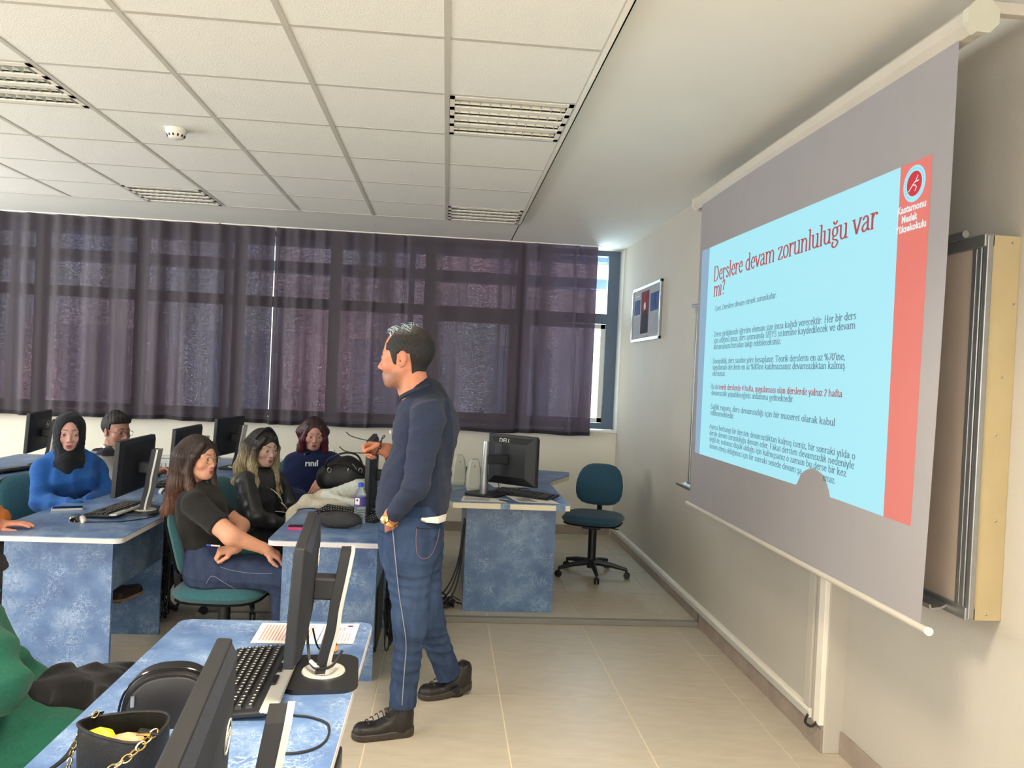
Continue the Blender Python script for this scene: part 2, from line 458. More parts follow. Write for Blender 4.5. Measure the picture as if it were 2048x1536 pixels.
# window frames
XM = [1.63-.913*k for k in range(0, 9)]
def window(n, x0, x1):
    w = MB()
    w.box2((x0-.055, GY-.035, WZ0+.01), (x0+.055 if n == 0 else x0+.0, GY+.035, WZ1))
    return w
wi = 0
ZT = 2.165
glass, gnt, gb = new_mat('window_glass')
for nd in list(gnt.nodes):
    if nd.type == 'BSDF_PRINCIPLED': gnt.nodes.remove(nd)
tr = N(gnt, 'ShaderNodeBsdfTransparent'); tr.inputs[0].default_value = (.93, .97, .97, 1)
gl = N(gnt, 'ShaderNodeBsdfGlossy', Roughness=.03); ms = N(gnt, 'ShaderNodeMixShader'); ms.inputs[0].default_value = .06
gnt.links.new(tr.outputs[0], ms.inputs[1]); gnt.links.new(gl.outputs[0], ms.inputs[2]); gnt.links.new(ms.outputs[0], gnt.nodes['Material Output'].inputs[0])
for k in range(len(XM)-1):
    x1, x0 = XM[k], XM[k+1]
    w = MB()
    w.box2((x1-.05, GY-.04, WZ0+.01), (x1+(.07 if k == 0 else .0), GY+.04, WZ1))
    w.box2((x0, GY-.04, WZ0+.01), (x0+.05, GY+.04, WZ1))
    w.box2((x0, GY-.041, WZ0+.01), (x1, GY+.041, WZ0+.07)); w.box2((x0, GY-.041, WZ1-.05), (x1, GY+.041, WZ1))
    w.box2((x0, GY-.041, ZT-.05), (x1, GY+.041, ZT+.05))
    o = w.build('window_%d' % (k+1), M['frame_b'], None, 'structure')
    s = MB(); a, b = x0+.055, x1-.055
    for z0, z1 in ((WZ0+.075, ZT-.055),):
        s.box2((a, GY-.03, z0), (a+.045, GY+.03, z1)); s.box2((b-.045, GY-.03, z0), (b, GY+.03, z1))
        s.box2((a, GY-.03, z0), (b, GY+.03, z0+.045)); s.box2((a, GY-.03, z1-.045), (b, GY+.03, z1))
    if k < 2: s.build('sash', M['white'] if k == 0 else M['frame_b'], o)
    MB().box2((a, GY-.004, WZ0+.08), (b, GY+.004, ZT-.06)).build('pane', glass, o)
    MB().box2((a, GY-.004, ZT+.05), (b, GY+.004, WZ1-.05)).build('pane', glass, o)
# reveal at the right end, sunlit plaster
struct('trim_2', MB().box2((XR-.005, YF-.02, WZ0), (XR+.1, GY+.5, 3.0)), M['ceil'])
# exterior sun louvres and the facade across
lv = M['casing']
lm = mat('blue_grey_louvre', (150, 172, 190), .6, var=.03)
lt = thing('sun_louvre', 'fixed horizontal sun louvre slabs outside the window wall', 'louvre', (-1.5, 8.25, 0))
for z in (2.84, 2.56):
    MB().box2((-5.4, -.10, z-.052), (3.4, .10, z+.052)).build('louvre_slab', lm, lt)
for x in (-5.0, -2.9, -.8, 1.1, 3.25):
    MB().box2((x-.03, .11, 0.0), (x+.03, .17, 3.2)).build('louvre_bracket', lm, lt)
bd = thing('building', 'pale beige building facade seen through the uncovered window strip', 'building', (0, 15, 0))
MB().box2((-14, 0, -4), (12, 3, 7)).build('wall', mat('sunlit_beige_render', (236, 214, 184), .85, var=.05, scale=1.2), bd)
for i in range(9):
    for j in range(3):
        x = -12.2+i*2.6; z = -2.2+j*2.8
        MB().box2((x, -.05, z), (x+1.2, .02, z+1.5)).build('window', M['casing'], bd)
gr = MB().box2((-20, 8.0, -4.2), (20, 15, -4)).build('ground_outside', mat('pale_paving', (190, 182, 170), .9), None, 'structure')
sun = bpy.data.lights.new('sun', 'SUN'); sun.energy = 3.0; sun.angle = .01; sun.color = (1, .93, .82)
so = bpy.data.objects.new('sun', sun); COL.objects.link(so); so.rotation_euler = (math.radians(42), 0, math.radians(-20))
# ============================================================ CURTAINS
def curtain_mat():
    mt, nt, b = new_mat('dark_woven_curtain')
    tc = N(nt, 'ShaderNodeTexCoord'); mp = N(nt, 'ShaderNodeMapping'); mp.inputs['Scale'].default_value = (.75, .4, 2.3)
    nt.links.new(tc.outputs['Object'], mp.inputs[0])
    n1 = N(nt, 'ShaderNodeTexNoise', Scale=110, Detail=5, Roughness=.85); nt.links.new(mp.outputs[0], n1.inputs['Vector'])
    n2 = N(nt, 'ShaderNodeTexNoise', Scale=1.6, Detail=2); nt.links.new(tc.outputs['Object'], n2.inputs['Vector'])
    r = ramp(nt, [(.44, (.006,)*3), (.52, (.03,)*3), (.62, (.34,)*3)]); nt.links.new(n1.outputs[0], r.inputs[0])
    r2 = ramp(nt, [(.3, (.55,)*3), (.7, (1,)*3)]); nt.links.new(n2.outputs[0], r2.inputs[0])
    mp3 = N(nt, 'ShaderNodeMapping'); mp3.inputs['Scale'].default_value = (8, 0, .25); nt.links.new(tc.outputs['Object'], mp3.inputs[0])
    n3 = N(nt, 'ShaderNodeTexNoise', Scale=1.0, Detail=3, Roughness=.6); nt.links.new(mp3.outputs[0], n3.inputs['Vector'])
    r3 = ramp(nt, [(.36, (.12,)*3), (.50, (.8,)*3), (.7, (1,)*3)]); nt.links.new(n3.outputs[0], r3.inputs[0])
    m3 = N(nt, 'ShaderNodeMath', operation='MULTIPLY'); nt.links.new(r2.outputs[0], m3.inputs[0]); nt.links.new(r3.outputs[0], m3.inputs[1])
    mu = N(nt, 'ShaderNodeMath', operation='MULTIPLY'); nt.links.new(r.outputs[0], mu.inputs[0]); nt.links.new(m3.outputs[0], mu.inputs[1])
    cr = ramp(nt, [(.3, s2l((66, 61, 64))), (.7, s2l((84, 79, 84)))]); nt.links.new(n1.outputs[0], cr.inputs[0])
    nt.links.new(cr.outputs[0], b.inputs['Base Color']); b.inputs['Roughness'].default_value = .8; b.inputs['Sheen Weight'].default_value = .25
    tl = N(nt, 'ShaderNodeBsdfTranslucent'); tl.inputs[0].default_value = (.030, .016, .026, 1)
    a = N(nt, 'ShaderNodeMixShader'); a.inputs[0].default_value = .35
    nt.links.new(b.outputs[0], a.inputs[1]); nt.links.new(tl.outputs[0], a.inputs[2])
    tr = N(nt, 'ShaderNodeBsdfTransparent')
    n4 = N(nt, 'ShaderNodeTexNoise', Scale=.55, Detail=1); nt.links.new(tc.outputs['Object'], n4.inputs['Vector'])
    r4 = ramp(nt, [(.42, (.50, .56, 1)), (.6, (.68, .46, .80))]); nt.links.new(n4.outputs[0], r4.inputs[0]); nt.links.new(r4.outputs[0], tr.inputs[0])
    c = N(nt, 'ShaderNodeMixShader'); nt.links.new(mu.outputs[0], c.inputs[0]); nt.links.new(a.outputs[0], c.inputs[1]); nt.links.new(tr.outputs[0], c.inputs[2])
    nt.links.new(c.outputs[0], nt.nodes['Material Output'].inputs[0])
    return mt
M['curtain'] = curtain_mat()
def curtain(label, x0, x1, fold, n, seed, zb0, zb1, gap=0):
    rnd = random.Random(seed)
    xs = [x0+(x1-x0)*i/n for i in range(n+1)]
    vs = []; fs = []; K = 14
    for j in range(K+1):
        t = j/K
        for i, x in enumerate(xs):
            u = (x-x0)/(x1-x0)
            y = fold(x, t)
            zb = zb0+(zb1-zb0)*u+.006*math.sin(x*9)
            xx = x + gap*t*(1-u)**8*(-1)
            vs.append((xx, y, 2.838+(zb-2.838)*t))
    for j in range(K):
        for i in range(n): fs.append((j*(n+1)+i, j*(n+1)+i+1, (j+1)*(n+1)+i+1, (j+1)*(n+1)+i))
    t = thing('curtain', label, 'curtain', (0, 0, 0), 0, 'curtains along the window wall')
    mb = MB(); mb.add(vs, fs, True); o = mb.build('cloth', M['curtain'], t)
    hv = []; hf = []
    for i, x in enumerate(xs):
        u = (x-x0)/(x1-x0); zb = zb0+(zb1-zb0)*u+.006*math.sin(x*9)
        y = fold(x, 1)
        xx = x + gap*(1-u)**8*(-1)
        hv += [(xx, y-.003, zb), (xx, y-.003, zb+.035)]
    for i in range(n): hf.append((2*i, 2*i+2, 2*i+3, 2*i+1))
    h = MB(); h.add(hv, hf, True); h.build('hem', mat('dark_hem', (38, 34, 42), .85, var=.1), t)
    return t
def g(x, c, w): return math.exp(-((x-c)/w)**2)
def foldL(x, t):
    a = .030*math.sin(x*2*PI/.29+.7*math.sin(x*2.1)) + .012*math.sin(x*2*PI/.13+1.3)
    return 7.50 + a*(.75+.35*t)
def foldR(x, t):
    y = 7.49 + .008*math.sin(x*9+1) + .006*math.sin(x*21)
    for c, w, h in ((-1.55, .03, .05), (-1.42, .04, -.05), (-1.28, .03, .05), (-1.18, .03, -.035), (-.92, .035, .03), (-.72, .02, -.03), (-.42, .02, .03), (.72, .03, .035), (.82, .03, -.03), (1.22, .012, -.03), (1.33, .05, .03)):
        y += h*g(x, c, w)*(.6+.5*t)
    return y
curtain('dark pleated curtain covering the left half of the window wall', -5.2, -1.645, foldL, 420, 1, .985, 1.005)
curtain('flatter dark curtain on the right half, ending beside the open strip of window', -1.630, 1.415, foldR, 420, 2, 1.0, 1.008)
rl = MB().box2((-5.3, 7.47, 2.834), (1.45, 7.53, 2.842))
tag(rl.build('curtain_rail', M['trimw']), 'thin white curtain rail fixed under the plaster ceiling', 'curtain rail')

# ============================================================ RADIATOR
rd = thing('radiator', 'white ribbed panel radiator under the curtain on the far wall', 'radiator', (-2.15, YF-.06, 0))
b = MB().box2((-.75, -.045, .12), (.75, .045, .64), .006)
b.build('panel', M['radi'], rd)
b = MB()
for i in range(38): b.box2((-.73+i*.039, -.052, .15), (-.73+i*.039+.018, -.040, .60))
b.build('rib_set', M['radi'], rd)
MB().box2((-.76, -.055, .645), (.76, .05, .665), .004).build('top_grille', M['radi'], rd)
MB().tube([(.72, 0, .15), (.80, 0, .12), (.80, 0, .0)], .01).build('pipe', M['trimw'], rd)
sk = thing('wall_socket', 'small white socket plate low on the far wall beside the radiator', 'socket', (-1.07, YF, .73))
MB().box2((-.04, -.008, -.04), (.04, 0, .04), .002).build('plate', M['trimw'], sk)
MB().lathe([(.018, 0), (.018, -.003), (0, -.003)], (0, -.007, 0), 16, (math.radians(90), 0, 0)).build('outlet', M['silver'], sk)

# ============================================================ WHITEBOARD, SCREEN, NOTICE BOARD
wb = thing('whiteboard', 'wall-mounted sliding whiteboard in a deep cream box, behind the projection screen', 'whiteboard', (XR, 3.7, 1.47))
def W2(o): return MB().xf if False else None
def wbx(x0, y0, z0, x1, y1, z1, bev=0): return MB().box2((x0-XR, y0-3.7, z0-1.47), (x1-XR, y1-3.7, z1-1.47), bev)
wbx(1.672, 2.31, .865, XR+.07, 2.33, 2.072, .002).build('side_board', M['mdf'], wb)
wbx(1.672, 5.12, .865, XR, 5.14, 2.072, .002).build('side_board', M['mdf'], wb)
wbx(1.68, 2.33, .87, 1.69, 5.12, 2.07).build('back_board', M['mdf'], wb)
MBf = MB()
for y, w_ in ((2.302, .018), (2.330, .018), (5.12, .03)): MB().box2((1.655-XR, y-3.7, .87-1.47), (1.675-XR, y-3.7+w_, 2.07-1.47), .003).build('upright_rail', M['steel'], wb)
wbx(1.65, 2.31, 2.035, 1.685, 5.15, 2.075, .003).build('top_rail', M['steel'], wb)
wbx(1.65, 2.31, .865, 1.685, 5.15, .905, .003).build('bottom_rail', M['steel'], wb)
wbx(1.662, 2.352, .905, 1.668, 3.72, 2.035).build('sliding_panel', M['board'], wb)
wbx(1.670, 3.70, .905, 1.676, 5.11, 2.035).build('sliding_panel', M['board'], wb)
wbx(1.655, 2.352, .905, 1.664, 2.372, 2.035, .002).build('panel_frame', M['steel'], wb)
pth = [(1.648-XR, 2.40-3.7, 2.088-1.47), (1.648-XR, 5.2-3.7, 2.088-1.47)]
MB().tube(pth, .012, 10).build('top_ledge', M['steel'], wb)
tr_ = MB()
prof = [(1.655, .885), (1.63, .872), (1.605, .868), (1.592, .874), (1.59, .888), (1.596, .888), (1.60, .876), (1.63, .88), (1.655, .893)]
tr_.prism([(x-XR, z-1.47) for x, z in prof], 2.40-3.7, 5.2-3.7, 'y')
tr_.build('pen_tray', M['steel'], wb)
for z, x in ((2.05, 1.74), (1.86, 1.755), (1.63, 1.73), (1.45, 1.72), (1.18, 1.735), (.885, 1.72)):
    MB().lathe([(.004, 0), (.0025, -.002), (0, -.002)], (x-XR, 2.309-3.7, z-1.47), 10, (math.radians(-90), 0, 0)).build('screw', M['steel'], wb)

sc = thing('projection_screen', 'large pull-down projection screen hanging in front of the whiteboard', 'projection screen', (1.50, 3.46, .84))
o3 = (1.50, 3.46, .84)
fab = MB()
ny, nz = 30, 20; vs = []; fs_ = []
def scrx(y, z):
    e = max(0, 1-(y-2.27)/.35); return .008*e*e*math.sin((z-.85)*1.7)+.003*math.sin(y*2.2+z)
for j in range(nz+1):
    z = .85+(2.66-.85)*j/nz
    for i in range(ny+1):
        y0 = 2.298+(2.268-2.298)*j/nz; y1 = 4.60+(4.65-4.60)*j/nz
        y = y0+(y1-y0)*i/ny; vs.append((scrx(y, z), y-o3[1], z-o3[2]))
for j in range(nz):
    for i in range(ny): fs_.append((j*(ny+1)+i, j*(ny+1)+i+1, (j+1)*(ny+1)+i+1, (j+1)*(ny+1)+i))
fab.add(vs, fs_, True); fo = fab.build('screen_fabric', M['screenf'], sc)
prof = [(.048*math.cos(math.radians(22.5+45*k)), .048*math.sin(math.radians(22.5+45*k))) for k in range(8)]
MB().prism([(x+.025, z+2.685-.84) for x, z in prof], 2.215-o3[1], 4.76-o3[1], 'y').build('casing', M['casing'], sc)
for y0, y1 in ((2.19, 2.217), (4.758, 4.78)):
    MB().prism([(x*1.1+.025, z*1.1+2.685-.84) for x, z in prof], y0-o3[1], y1-o3[1], 'y').build('end_cap', M['beige'], sc)
for y in (2.19, 4.70): MB().box2((.03, y-o3[1]+.01, 2.70-.84), (.195, y-o3[1]+.04, 2.735-.84), .003).build('wall_bracket', M['casing'], sc)
MB().tube([(0, 2.262-o3[1], .845-o3[2]), (0, 4.66-o3[1], .838-o3[2])], .0115, 14).build('bottom_bar', M['casing'], sc)
MB().tube([(0, 2.255-o3[1], .845-o3[2]), (0, 2.264-o3[1], .845-o3[2])], .013, 14).build('bar_cap', M['trimw'], sc)

# ---- projected slide (a lit picture on the fabric)
def slide_mat(name, col, amb=.10):
    mt = emis(name, col, 1.0); b = mt.node_tree.nodes['Principled BSDF']
    b.inputs['Base Color'].default_value = (amb, amb*.95, amb*.9, 1); return mt
E_bg = slide_mat('slide_cyan_light', (160, 228, 241), .06)
E_ed = slide_mat('slide_pale_blue_light', (136, 170, 196), .05)
E_red = slide_mat('slide_red_light', (216, 90, 80), .10)
E_tx = slide_mat('slide_text', (96, 118, 136), .03)
E_tr = slide_mat('slide_red_text', (172, 60, 76), .03)
E_tt = slide_mat('slide_title_text', (176, 66, 74), .03)
E_w = slide_mat('slide_white', (226, 236, 236), .05)
E_dk = slide_mat('slide_crimson', (206, 44, 62), .03)
sl = thing('projected_slide', 'bright projected slide of red and grey text with a red side band', 'slide', (1.494, 3.46, 1.74))
def SP(y, z, d): return (scrx(y, z)+1.50-1.494-.0005-d, y-3.46, z-1.74)
def slpoly(name, pts, mt, d, par=sl):
    n = len(pts); vs = [SP(y, z, d) for y, z in pts]
    return MB().add(vs, [tuple(range(n))]).build(name, mt, par)
def slgrid(name, y0, y1, zb, zt, mt, d, n=16, m=14):
    vs = []; fs = []
    for j in range(m+1):
        for i in range(n+1):
            u, v = i/n, j/m; ya = y0(v); yb = y1(v); y = ya+(yb-ya)*u
            vs.append(SP(y, zb(y)+(zt(y)-zb(y))*v, d))
    for j in range(m):
        for i in range(n): fs.append((j*(n+1)+i, j*(n+1)+i+1, (j+1)*(n+1)+i+1, (j+1)*(n+1)+i))
    return MB().add(vs, fs, True).build(name, mt, sl)
top = lambda y: 2.328+.032*(y-2.374)/2.224
# shadow of a seated head, cut as a notch into the slide's lower edge
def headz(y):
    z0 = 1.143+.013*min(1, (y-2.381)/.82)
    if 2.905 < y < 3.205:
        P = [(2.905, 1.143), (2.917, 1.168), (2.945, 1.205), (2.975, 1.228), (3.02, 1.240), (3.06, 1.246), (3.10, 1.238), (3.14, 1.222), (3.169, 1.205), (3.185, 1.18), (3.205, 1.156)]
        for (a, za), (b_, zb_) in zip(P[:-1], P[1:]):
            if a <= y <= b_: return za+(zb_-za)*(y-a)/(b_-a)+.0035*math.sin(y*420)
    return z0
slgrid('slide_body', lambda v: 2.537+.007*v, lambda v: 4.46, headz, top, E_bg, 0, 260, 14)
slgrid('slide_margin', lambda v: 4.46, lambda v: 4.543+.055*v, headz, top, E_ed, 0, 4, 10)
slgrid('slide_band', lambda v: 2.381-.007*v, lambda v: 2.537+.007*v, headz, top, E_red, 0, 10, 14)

# stroke-built serif letters
def cm(*P): return [(v.x, v.y) for v in catmull([(a, b, 0) for a, b in P], 5)]
def _o(cx=.42, rx=.31, y0=0, y1=1): return [(cx+rx*math.cos(t*PI/8), (y0+y1)/2+(y1-y0)/2*math.sin(t*PI/8)) for t in range(17)]
ST = lambda x, a, b: [(x, a), (x, b)]
def _n(dx=0): return cm((.17+dx, .7), (.35+dx, .95), (.52+dx, .98), (.70+dx, .8), (.70+dx, .5), (.70+dx, 0))
GL = {
 'a': (.84, [cm((.14, .78), (.34, 1), (.58, .88), (.6, .6)), [(.6, .65), (.6, .12), (.8, .02)], cm((.6, .6), (.28, .5), (.1, .25), (.28, 0), (.6, .2))], []),
 'b': (.88, [ST(.17, 0, 1.5), cm((.17, .8), (.47, 1), (.76, .5), (.47, 0), (.17, .2))], [(.08, 1.5)]),
 'c': (.78, [cm((.68, .78), (.44, 1), (.1, .5), (.44, 0), (.7, .2))], []),
 'd': (.90, [ST(.7, 0, 1.5), cm((.7, .8), (.4, 1), (.1, .5), (.4, 0), (.7, .2))], [(.62, 1.5), (.78, 0)]),
 'e': (.80, [[(.12, .55), (.70, .55)], cm((.7, .55), (.6, .9), (.4, 1), (.1, .5), (.42, 0), (.72, .2))], []),
 'f': (.55, [cm((.62, 1.38), (.46, 1.5), (.27, 1.3), (.27, 1)), ST(.27, 0, 1.1), [(.06, 1), (.52, 1)]], [(.27, 0)]),
 'g': (.82, [_o(.38, .26, .36, 1), cm((.28, .4), (.14, .22), (.6, .04), (.7, -.18), (.4, -.42), (.1, -.25), (.22, -.0)), [(.55, .93), (.8, 1)]], []),
 'h': (.92, [ST(.17, 0, 1.5), _n()], [(.1, 1.5), (.17, 0), (.70, 0)]),
 'ı': (.42, [ST(.2, 0, 1)], [(.12, 1), (.2, 0)]),
 'i': (.42, [ST(.2, 0, 1), ST(.2, 1.25, 1.42)], [(.12, 1), (.2, 0)]),
 'k': (.88, [ST(.17, 0, 1.5), [(.2, .42), (.65, 1)], [(.36, .6), (.74, 0)]], [(.1, 1.5), (.17, 0), (.74, 0), (.65, 1)]),
 'l': (.42, [ST(.2, 0, 1.5)], [(.12, 1.5), (.2, 0)]),
 'm': (1.42, [ST(.17, 0, 1), _n(), _n(.53)], [(.1, 1), (.17, 0), (.70, 0), (1.23, 0)]),
 'n': (.92, [ST(.17, 0, 1), _n()], [(.1, 1), (.17, 0), (.70, 0)]),
 'o': (.84, [_o()], []),
 'p': (.88, [ST(.17, -.45, 1), cm((.17, .8), (.47, 1), (.76, .5), (.47, 0), (.17, .2))], [(.1, 1), (.17, -.45)]),
 'r': (.64, [ST(.17, 0, 1), cm((.17, .65), (.34, .96), (.52, .98)), ST(.55, .82, .98)], [(.1, 1), (.17, 0)]),
 's': (.70, [cm((.58, .8), (.35, 1), (.13, .76), (.36, .54), (.6, .27), (.35, 0), (.1, .2))], []),
 't': (.54, [cm((.24, 1.3), (.24, .7), (.24, .15), (.4, 0), (.54, .12)), [(.05, 1), (.5, 1)]], []),
 'u': (.92, [cm((.17, 1), (.17, .5), (.19, .15), (.38, 0), (.6, .1), (.7, .3)), ST(.7, 0, 1)], [(.1, 1), (.62, 1), (.78, 0)]),
 'v': (.82, [[(.08, 1), (.4, 0)], [(.4, 0), (.42, .05), (.74, 1)]], [(.08, 1), (.74, 1)]),
 'y': (.82, [[(.08, 1), (.42, .05)], cm((.74, 1), (.45, .1), (.3, -.35), (.1, -.4))], [(.08, 1), (.74, 1)]),
 'z': (.72, [[(.1, 1), (.64, 1)], [(.64, 1), (.1, 0)], [(.1, 0), (.66, 0)], [(.1, 1), (.1, .82)], [(.66, 0), (.66, .2)]], []),
 'A': (1.25, [[(.12, 0), (.6, 1.45)], [(.6, 1.45), (1.08, 0)], [(.3, .5), (.9, .5)]], [(.12, 0), (1.08, 0)]),
 'B': (1.1, [ST(.25, 0, 1.45), cm((.25, 1.45), (.7, 1.42), (.85, 1.1), (.65, .78), (.25, .76)), cm((.25, .76), (.8, .72), (.98, .38), (.75, .02), (.25, 0))], [(.2, 1.45), (.2, 0)]),
 'D': (1.2, [ST(.25, 0, 1.45), cm((.25, 1.45), (.75, 1.4), (1.08, .72), (.75, .05), (.25, 0))], [(.2, 1.45), (.2, 0)]),
 'E': (1.05, [ST(.25, 0, 1.45), [(.2, 1.45), (.9, 1.45)], [(.2, .75), (.7, .75)], [(.2, 0), (.95, 0)], [(.9, 1.45), (.9, 1.2)], [(.95, 0), (.95, .28)]], []),
 'F': (1.0, [ST(.25, 0, 1.45), [(.2, 1.45), (.9, 1.45)], [(.2, .75), (.7, .75)], [(.9, 1.45), (.9, 1.2)]], [(.25, 0)]),
 'H': (1.25, [ST(.25, 0, 1.45), ST(1, 0, 1.45), [(.25, .75), (1, .75)]], [(.25, 0), (1, 0), (.25, 1.45), (1, 1.45)]),
 'S': (.9, [cm((.75, 1.2), (.45, 1.47), (.17, 1.1), (.5, .75), (.8, .4), (.45, -.02), (.12, .3))], []),
 'T': (1.1, [ST(.55, 0, 1.45), [(.08, 1.45), (1.02, 1.45)], [(.08, 1.45), (.08, 1.2)], [(1.02, 1.45), (1.02, 1.2)]], [(.55, 0)]),
 'U': (1.2, [cm((.22, 1.45), (.22, .7), (.28, .15), (.6, -.02), (.92, .2), (.98, .7), (.98, 1.45))], [(.22, 1.45), (.98, 1.45)]),
 'Y': (1.1, [[(.1, 1.45), (.55, .7)], [(1, 1.45), (.55, .7)], ST(.55, 0, .7)], [(.1, 1.45), (1, 1.45), (.55, 0)]),
 '0': (.84, [_o(.42, .3, 0, 1.4)], []), '2': (.8, [cm((.14, 1.1), (.4, 1.4), (.66, 1.08), (.4, .5), (.1, 0)), [(.1, 0), (.7, 0)]], []),
 '4': (.82, [ST(.55, 0, 1.4), [(.55, 1.4), (.08, .4)], [(.08, .4), (.75, .4)]], []), '7': (.8, [[(.1, 1.4), (.7, 1.4)], [(.7, 1.4), (.3, 0)]], []),
 '8': (.84, [_o(.42, .25, .72, 1.42), _o(.42, .3, 0, .72)], []),
 '%': (1.3, [_o(.3, .2, .75, 1.4), _o(.95, .2, 0, .65), [(.9, 1.4), (.35, 0)]], []),
 '.': (.36, [ST(.16, 0, .16)], []), ',': (.36, [[(.18, .16), (.1, -.25)]], []), "'": (.3, [ST(.15, 1.1, 1.5)], []),
 '?': (.75, [cm((.1, 1.15), (.35, 1.45), (.6, 1.1), (.34, .75), (.32, .4)), ST(.32, 0, .16)], []), '•': (.6, [ST(.25, .4, .62)], []), ' ': (.46, [], []),
}
def comb(ch):
    T = {'ç': 'c', 'ğ': 'g', 'ö': 'o', 'ş': 's', 'ü': 'u', 'Ü': 'U'}
    if ch in GL: return GL[ch]
    a, s, f = GL[T[ch]]; s = list(s)
    if ch in 'çş': s.append(cm((a*.5, 0), (a*.5+.06, -.2), (a*.5, -.4), (a*.5-.16, -.38)))
    if ch == 'ğ': s.append(cm((.16, 1.42), (.38, 1.2), (.6, 1.42)))
    if ch in 'öü': s += [ST(a*.5-.17, 1.25, 1.4), ST(a*.5+.15, 1.25, 1.4)]
    if ch == 'Ü': s += [ST(.42, 1.65, 1.8), ST(.78, 1.65, 1.8)]
    return a, s, f
def serif_line(s, x0, x1, z, h, thick=.17, thin=.065):
    """quads of one line of lettering on the slide: x0, x1 = world Y of the line's start and end"""
    tot = sum(comb(c)[0] for c in s); kx = (x0-x1)/tot; V = []; Fc = []
    cur = 0
    def quad(p, q, wp, wq, ax):
        dx, dy = q[0]-p[0], q[1]-p[1]; L = math.hypot(dx, dy) or 1
        nx, ny = -dy/L, dx/L; b0 = len(V)
        for (a, b), w in ((p, wp), (q, wq)):
            for sg in (-1, 1): V.append((x0-(ax+a+nx*w*.5*sg)*kx, z+(b+ny*w*.5*sg)*h))
        Fc.append((b0, b0+1, b0+3, b0+2))
    for ch in s:
        a, st, sf = comb(ch)
        for P in st:
            W_ = []
            for i in range(len(P)):
                p = P[max(0, i-1)]; q = P[min(len(P)-1, i+1)]
                L = math.hypot(q[0]-p[0], q[1]-p[1]) or 1
                W_.append(thin+(thick-thin)*abs(q[1]-p[1])/L)
            for i in range(len(P)-1): quad(P[i], P[i+1], W_[i], W_[i+1], cur)
        for fx, fy in sf: quad((fx-.15, fy), (fx+.15, fy), thin, thin, cur)
        cur += a
    return V, Fc, [x0-0, x1]
def put_line(name, s, y0, y1, z, h, mt, thick=.17, thin=.065):
    V, Fc, _ = serif_line(s, y0, y1, z, h, thick, thin)
    return MB().add([SP(y, zz, .0022) for y, zz in V], Fc).build(name, mt, sl)
put_line('title_line', 'Derslere devam zorunluluğu var', 4.362, 2.668, 2.150, .056, E_tt, .19, .08)
put_line('title_line', 'mı?', 4.345, 4.160, 2.062, .056, E_tt, .19, .08)
k1, k2 = .2, .085
LN = [('• Evet. Derslere devam etmek zorunludur.', 4.335, 3.485, 1.977, .019),
 ('• Derse girdiğinizde öğretim elemanı size imza kağıdı verecektir. Her bir ders', 4.335, 2.781, 1.832, .0195),
 ('için attığınız imza, ders sonrasında ÜBYS sistemine kaydedilecek ve devam', 4.300, 2.784, 1.797, .0195),
 ('durumunuzu buradan takip edebileceksiniz.', 4.300, 3.417, 1.762, .0195),
 ("• Devamlılık, ders saatine göre hesaplanır. Teorik derslerin en az %70'ine,", 4.335, 2.846, 1.682, .019),
 ("uygulamalı derslerin en az %80'ine katılmazsanız devamsızlıktan kalmış", 4.300, 2.842, 1.648, .019),
 ('olursunuz.', 4.300, 4.09, 1.613, .019),
 ('devamsızlık yapabileceğiniz anlamına gelmektedir.', 4.300, 3.26, 1.505, .019),
 ('• Sağlık raporu, ders devamsızlığı için bir mazeret olarak kabul', 4.335, 2.896, 1.428, .019),
 ('edilmemektedir.', 4.300, 3.936, 1.393, .019),
 ('• Ayrıca herhangi bir dersten devamsızlıktan kalmış iseniz, bir sonraki yılda o', 4.335, 2.736, 1.316, .0185),
 ('dersin devam zorunluluğu devam eder. Fakat dersten devamsızlık nedeniyle', 4.298, 2.74, 1.281, .0185),
 ('değil de, notunuz düşük olduğu için kalmışsanız o zaman bu derse bir kez', 4.292, 2.794, 1.246, .0185)]
for s_, a_, b_, z_, h_ in LN: put_line('text_line', s_, a_, b_, z_, h_, E_tx, k1, k2)
put_line('text_line', '• Bu da ', 4.335, 4.19, 1.540, .019, E_tx, k1, k2)
put_line('red_text_line', 'teorik derslerde 4 hafta, uygulaması olan derslerde yalnız 2 hafta', 4.19, 2.853, 1.540, .019, E_tr, .22, .1)
put_line('text_line', 'devam etmiş olduğunuz için bir sonraki senede devam şa', 4.287, 3.155, 1.208, .0185, E_tx, k1, k2)
put_line('text_line', 'nmaz.', 2.972, 2.872, 1.208, .0185, E_tx, k1, k2)
def sans(s, y0, y1, z):
    o = text('band_text', s, .034, E_w, sl, (0, 0, 0), (0, 0, 0), ext=0, bold=.0012)
    w = max(v.co.x for v in o.data.vertices); k = (y0-y1)/w
    for v in o.data.vertices: v.co = SP(y0-v.co.x*k, z+v.co.y, .0022)
    o.data.update()
sans('Kastamonu', 2.548, 2.390, 2.168); sans('Meslek', 2.520, 2.432, 2.135); sans('Yüksekokulu', 2.552, 2.385, 2.103)
def disc(name, cy, cz, ry, rz, mt, d, r0=0, n=36):
    V = []; Fc = []
    for k in range(n):
        a = 2*PI*k/n
        V += [SP(cy+ry*math.cos(a), cz+rz*math.sin(a), d), SP(cy+ry*r0*math.cos(a), cz+rz*r0*math.sin(a), d)]
    for k in range(n): j = (k+1) % n; Fc.append((2*k, 2*j, 2*j+1, 2*k+1))
    return MB().add(V, Fc).build(name, mt, sl)
disc('emblem_ring', 2.459, 2.255, .060, .060, E_bg, .0022, .68)
disc('emblem_disc', 2.459, 2.255, .041, .041, E_dk, .0022, 0)
lg = []
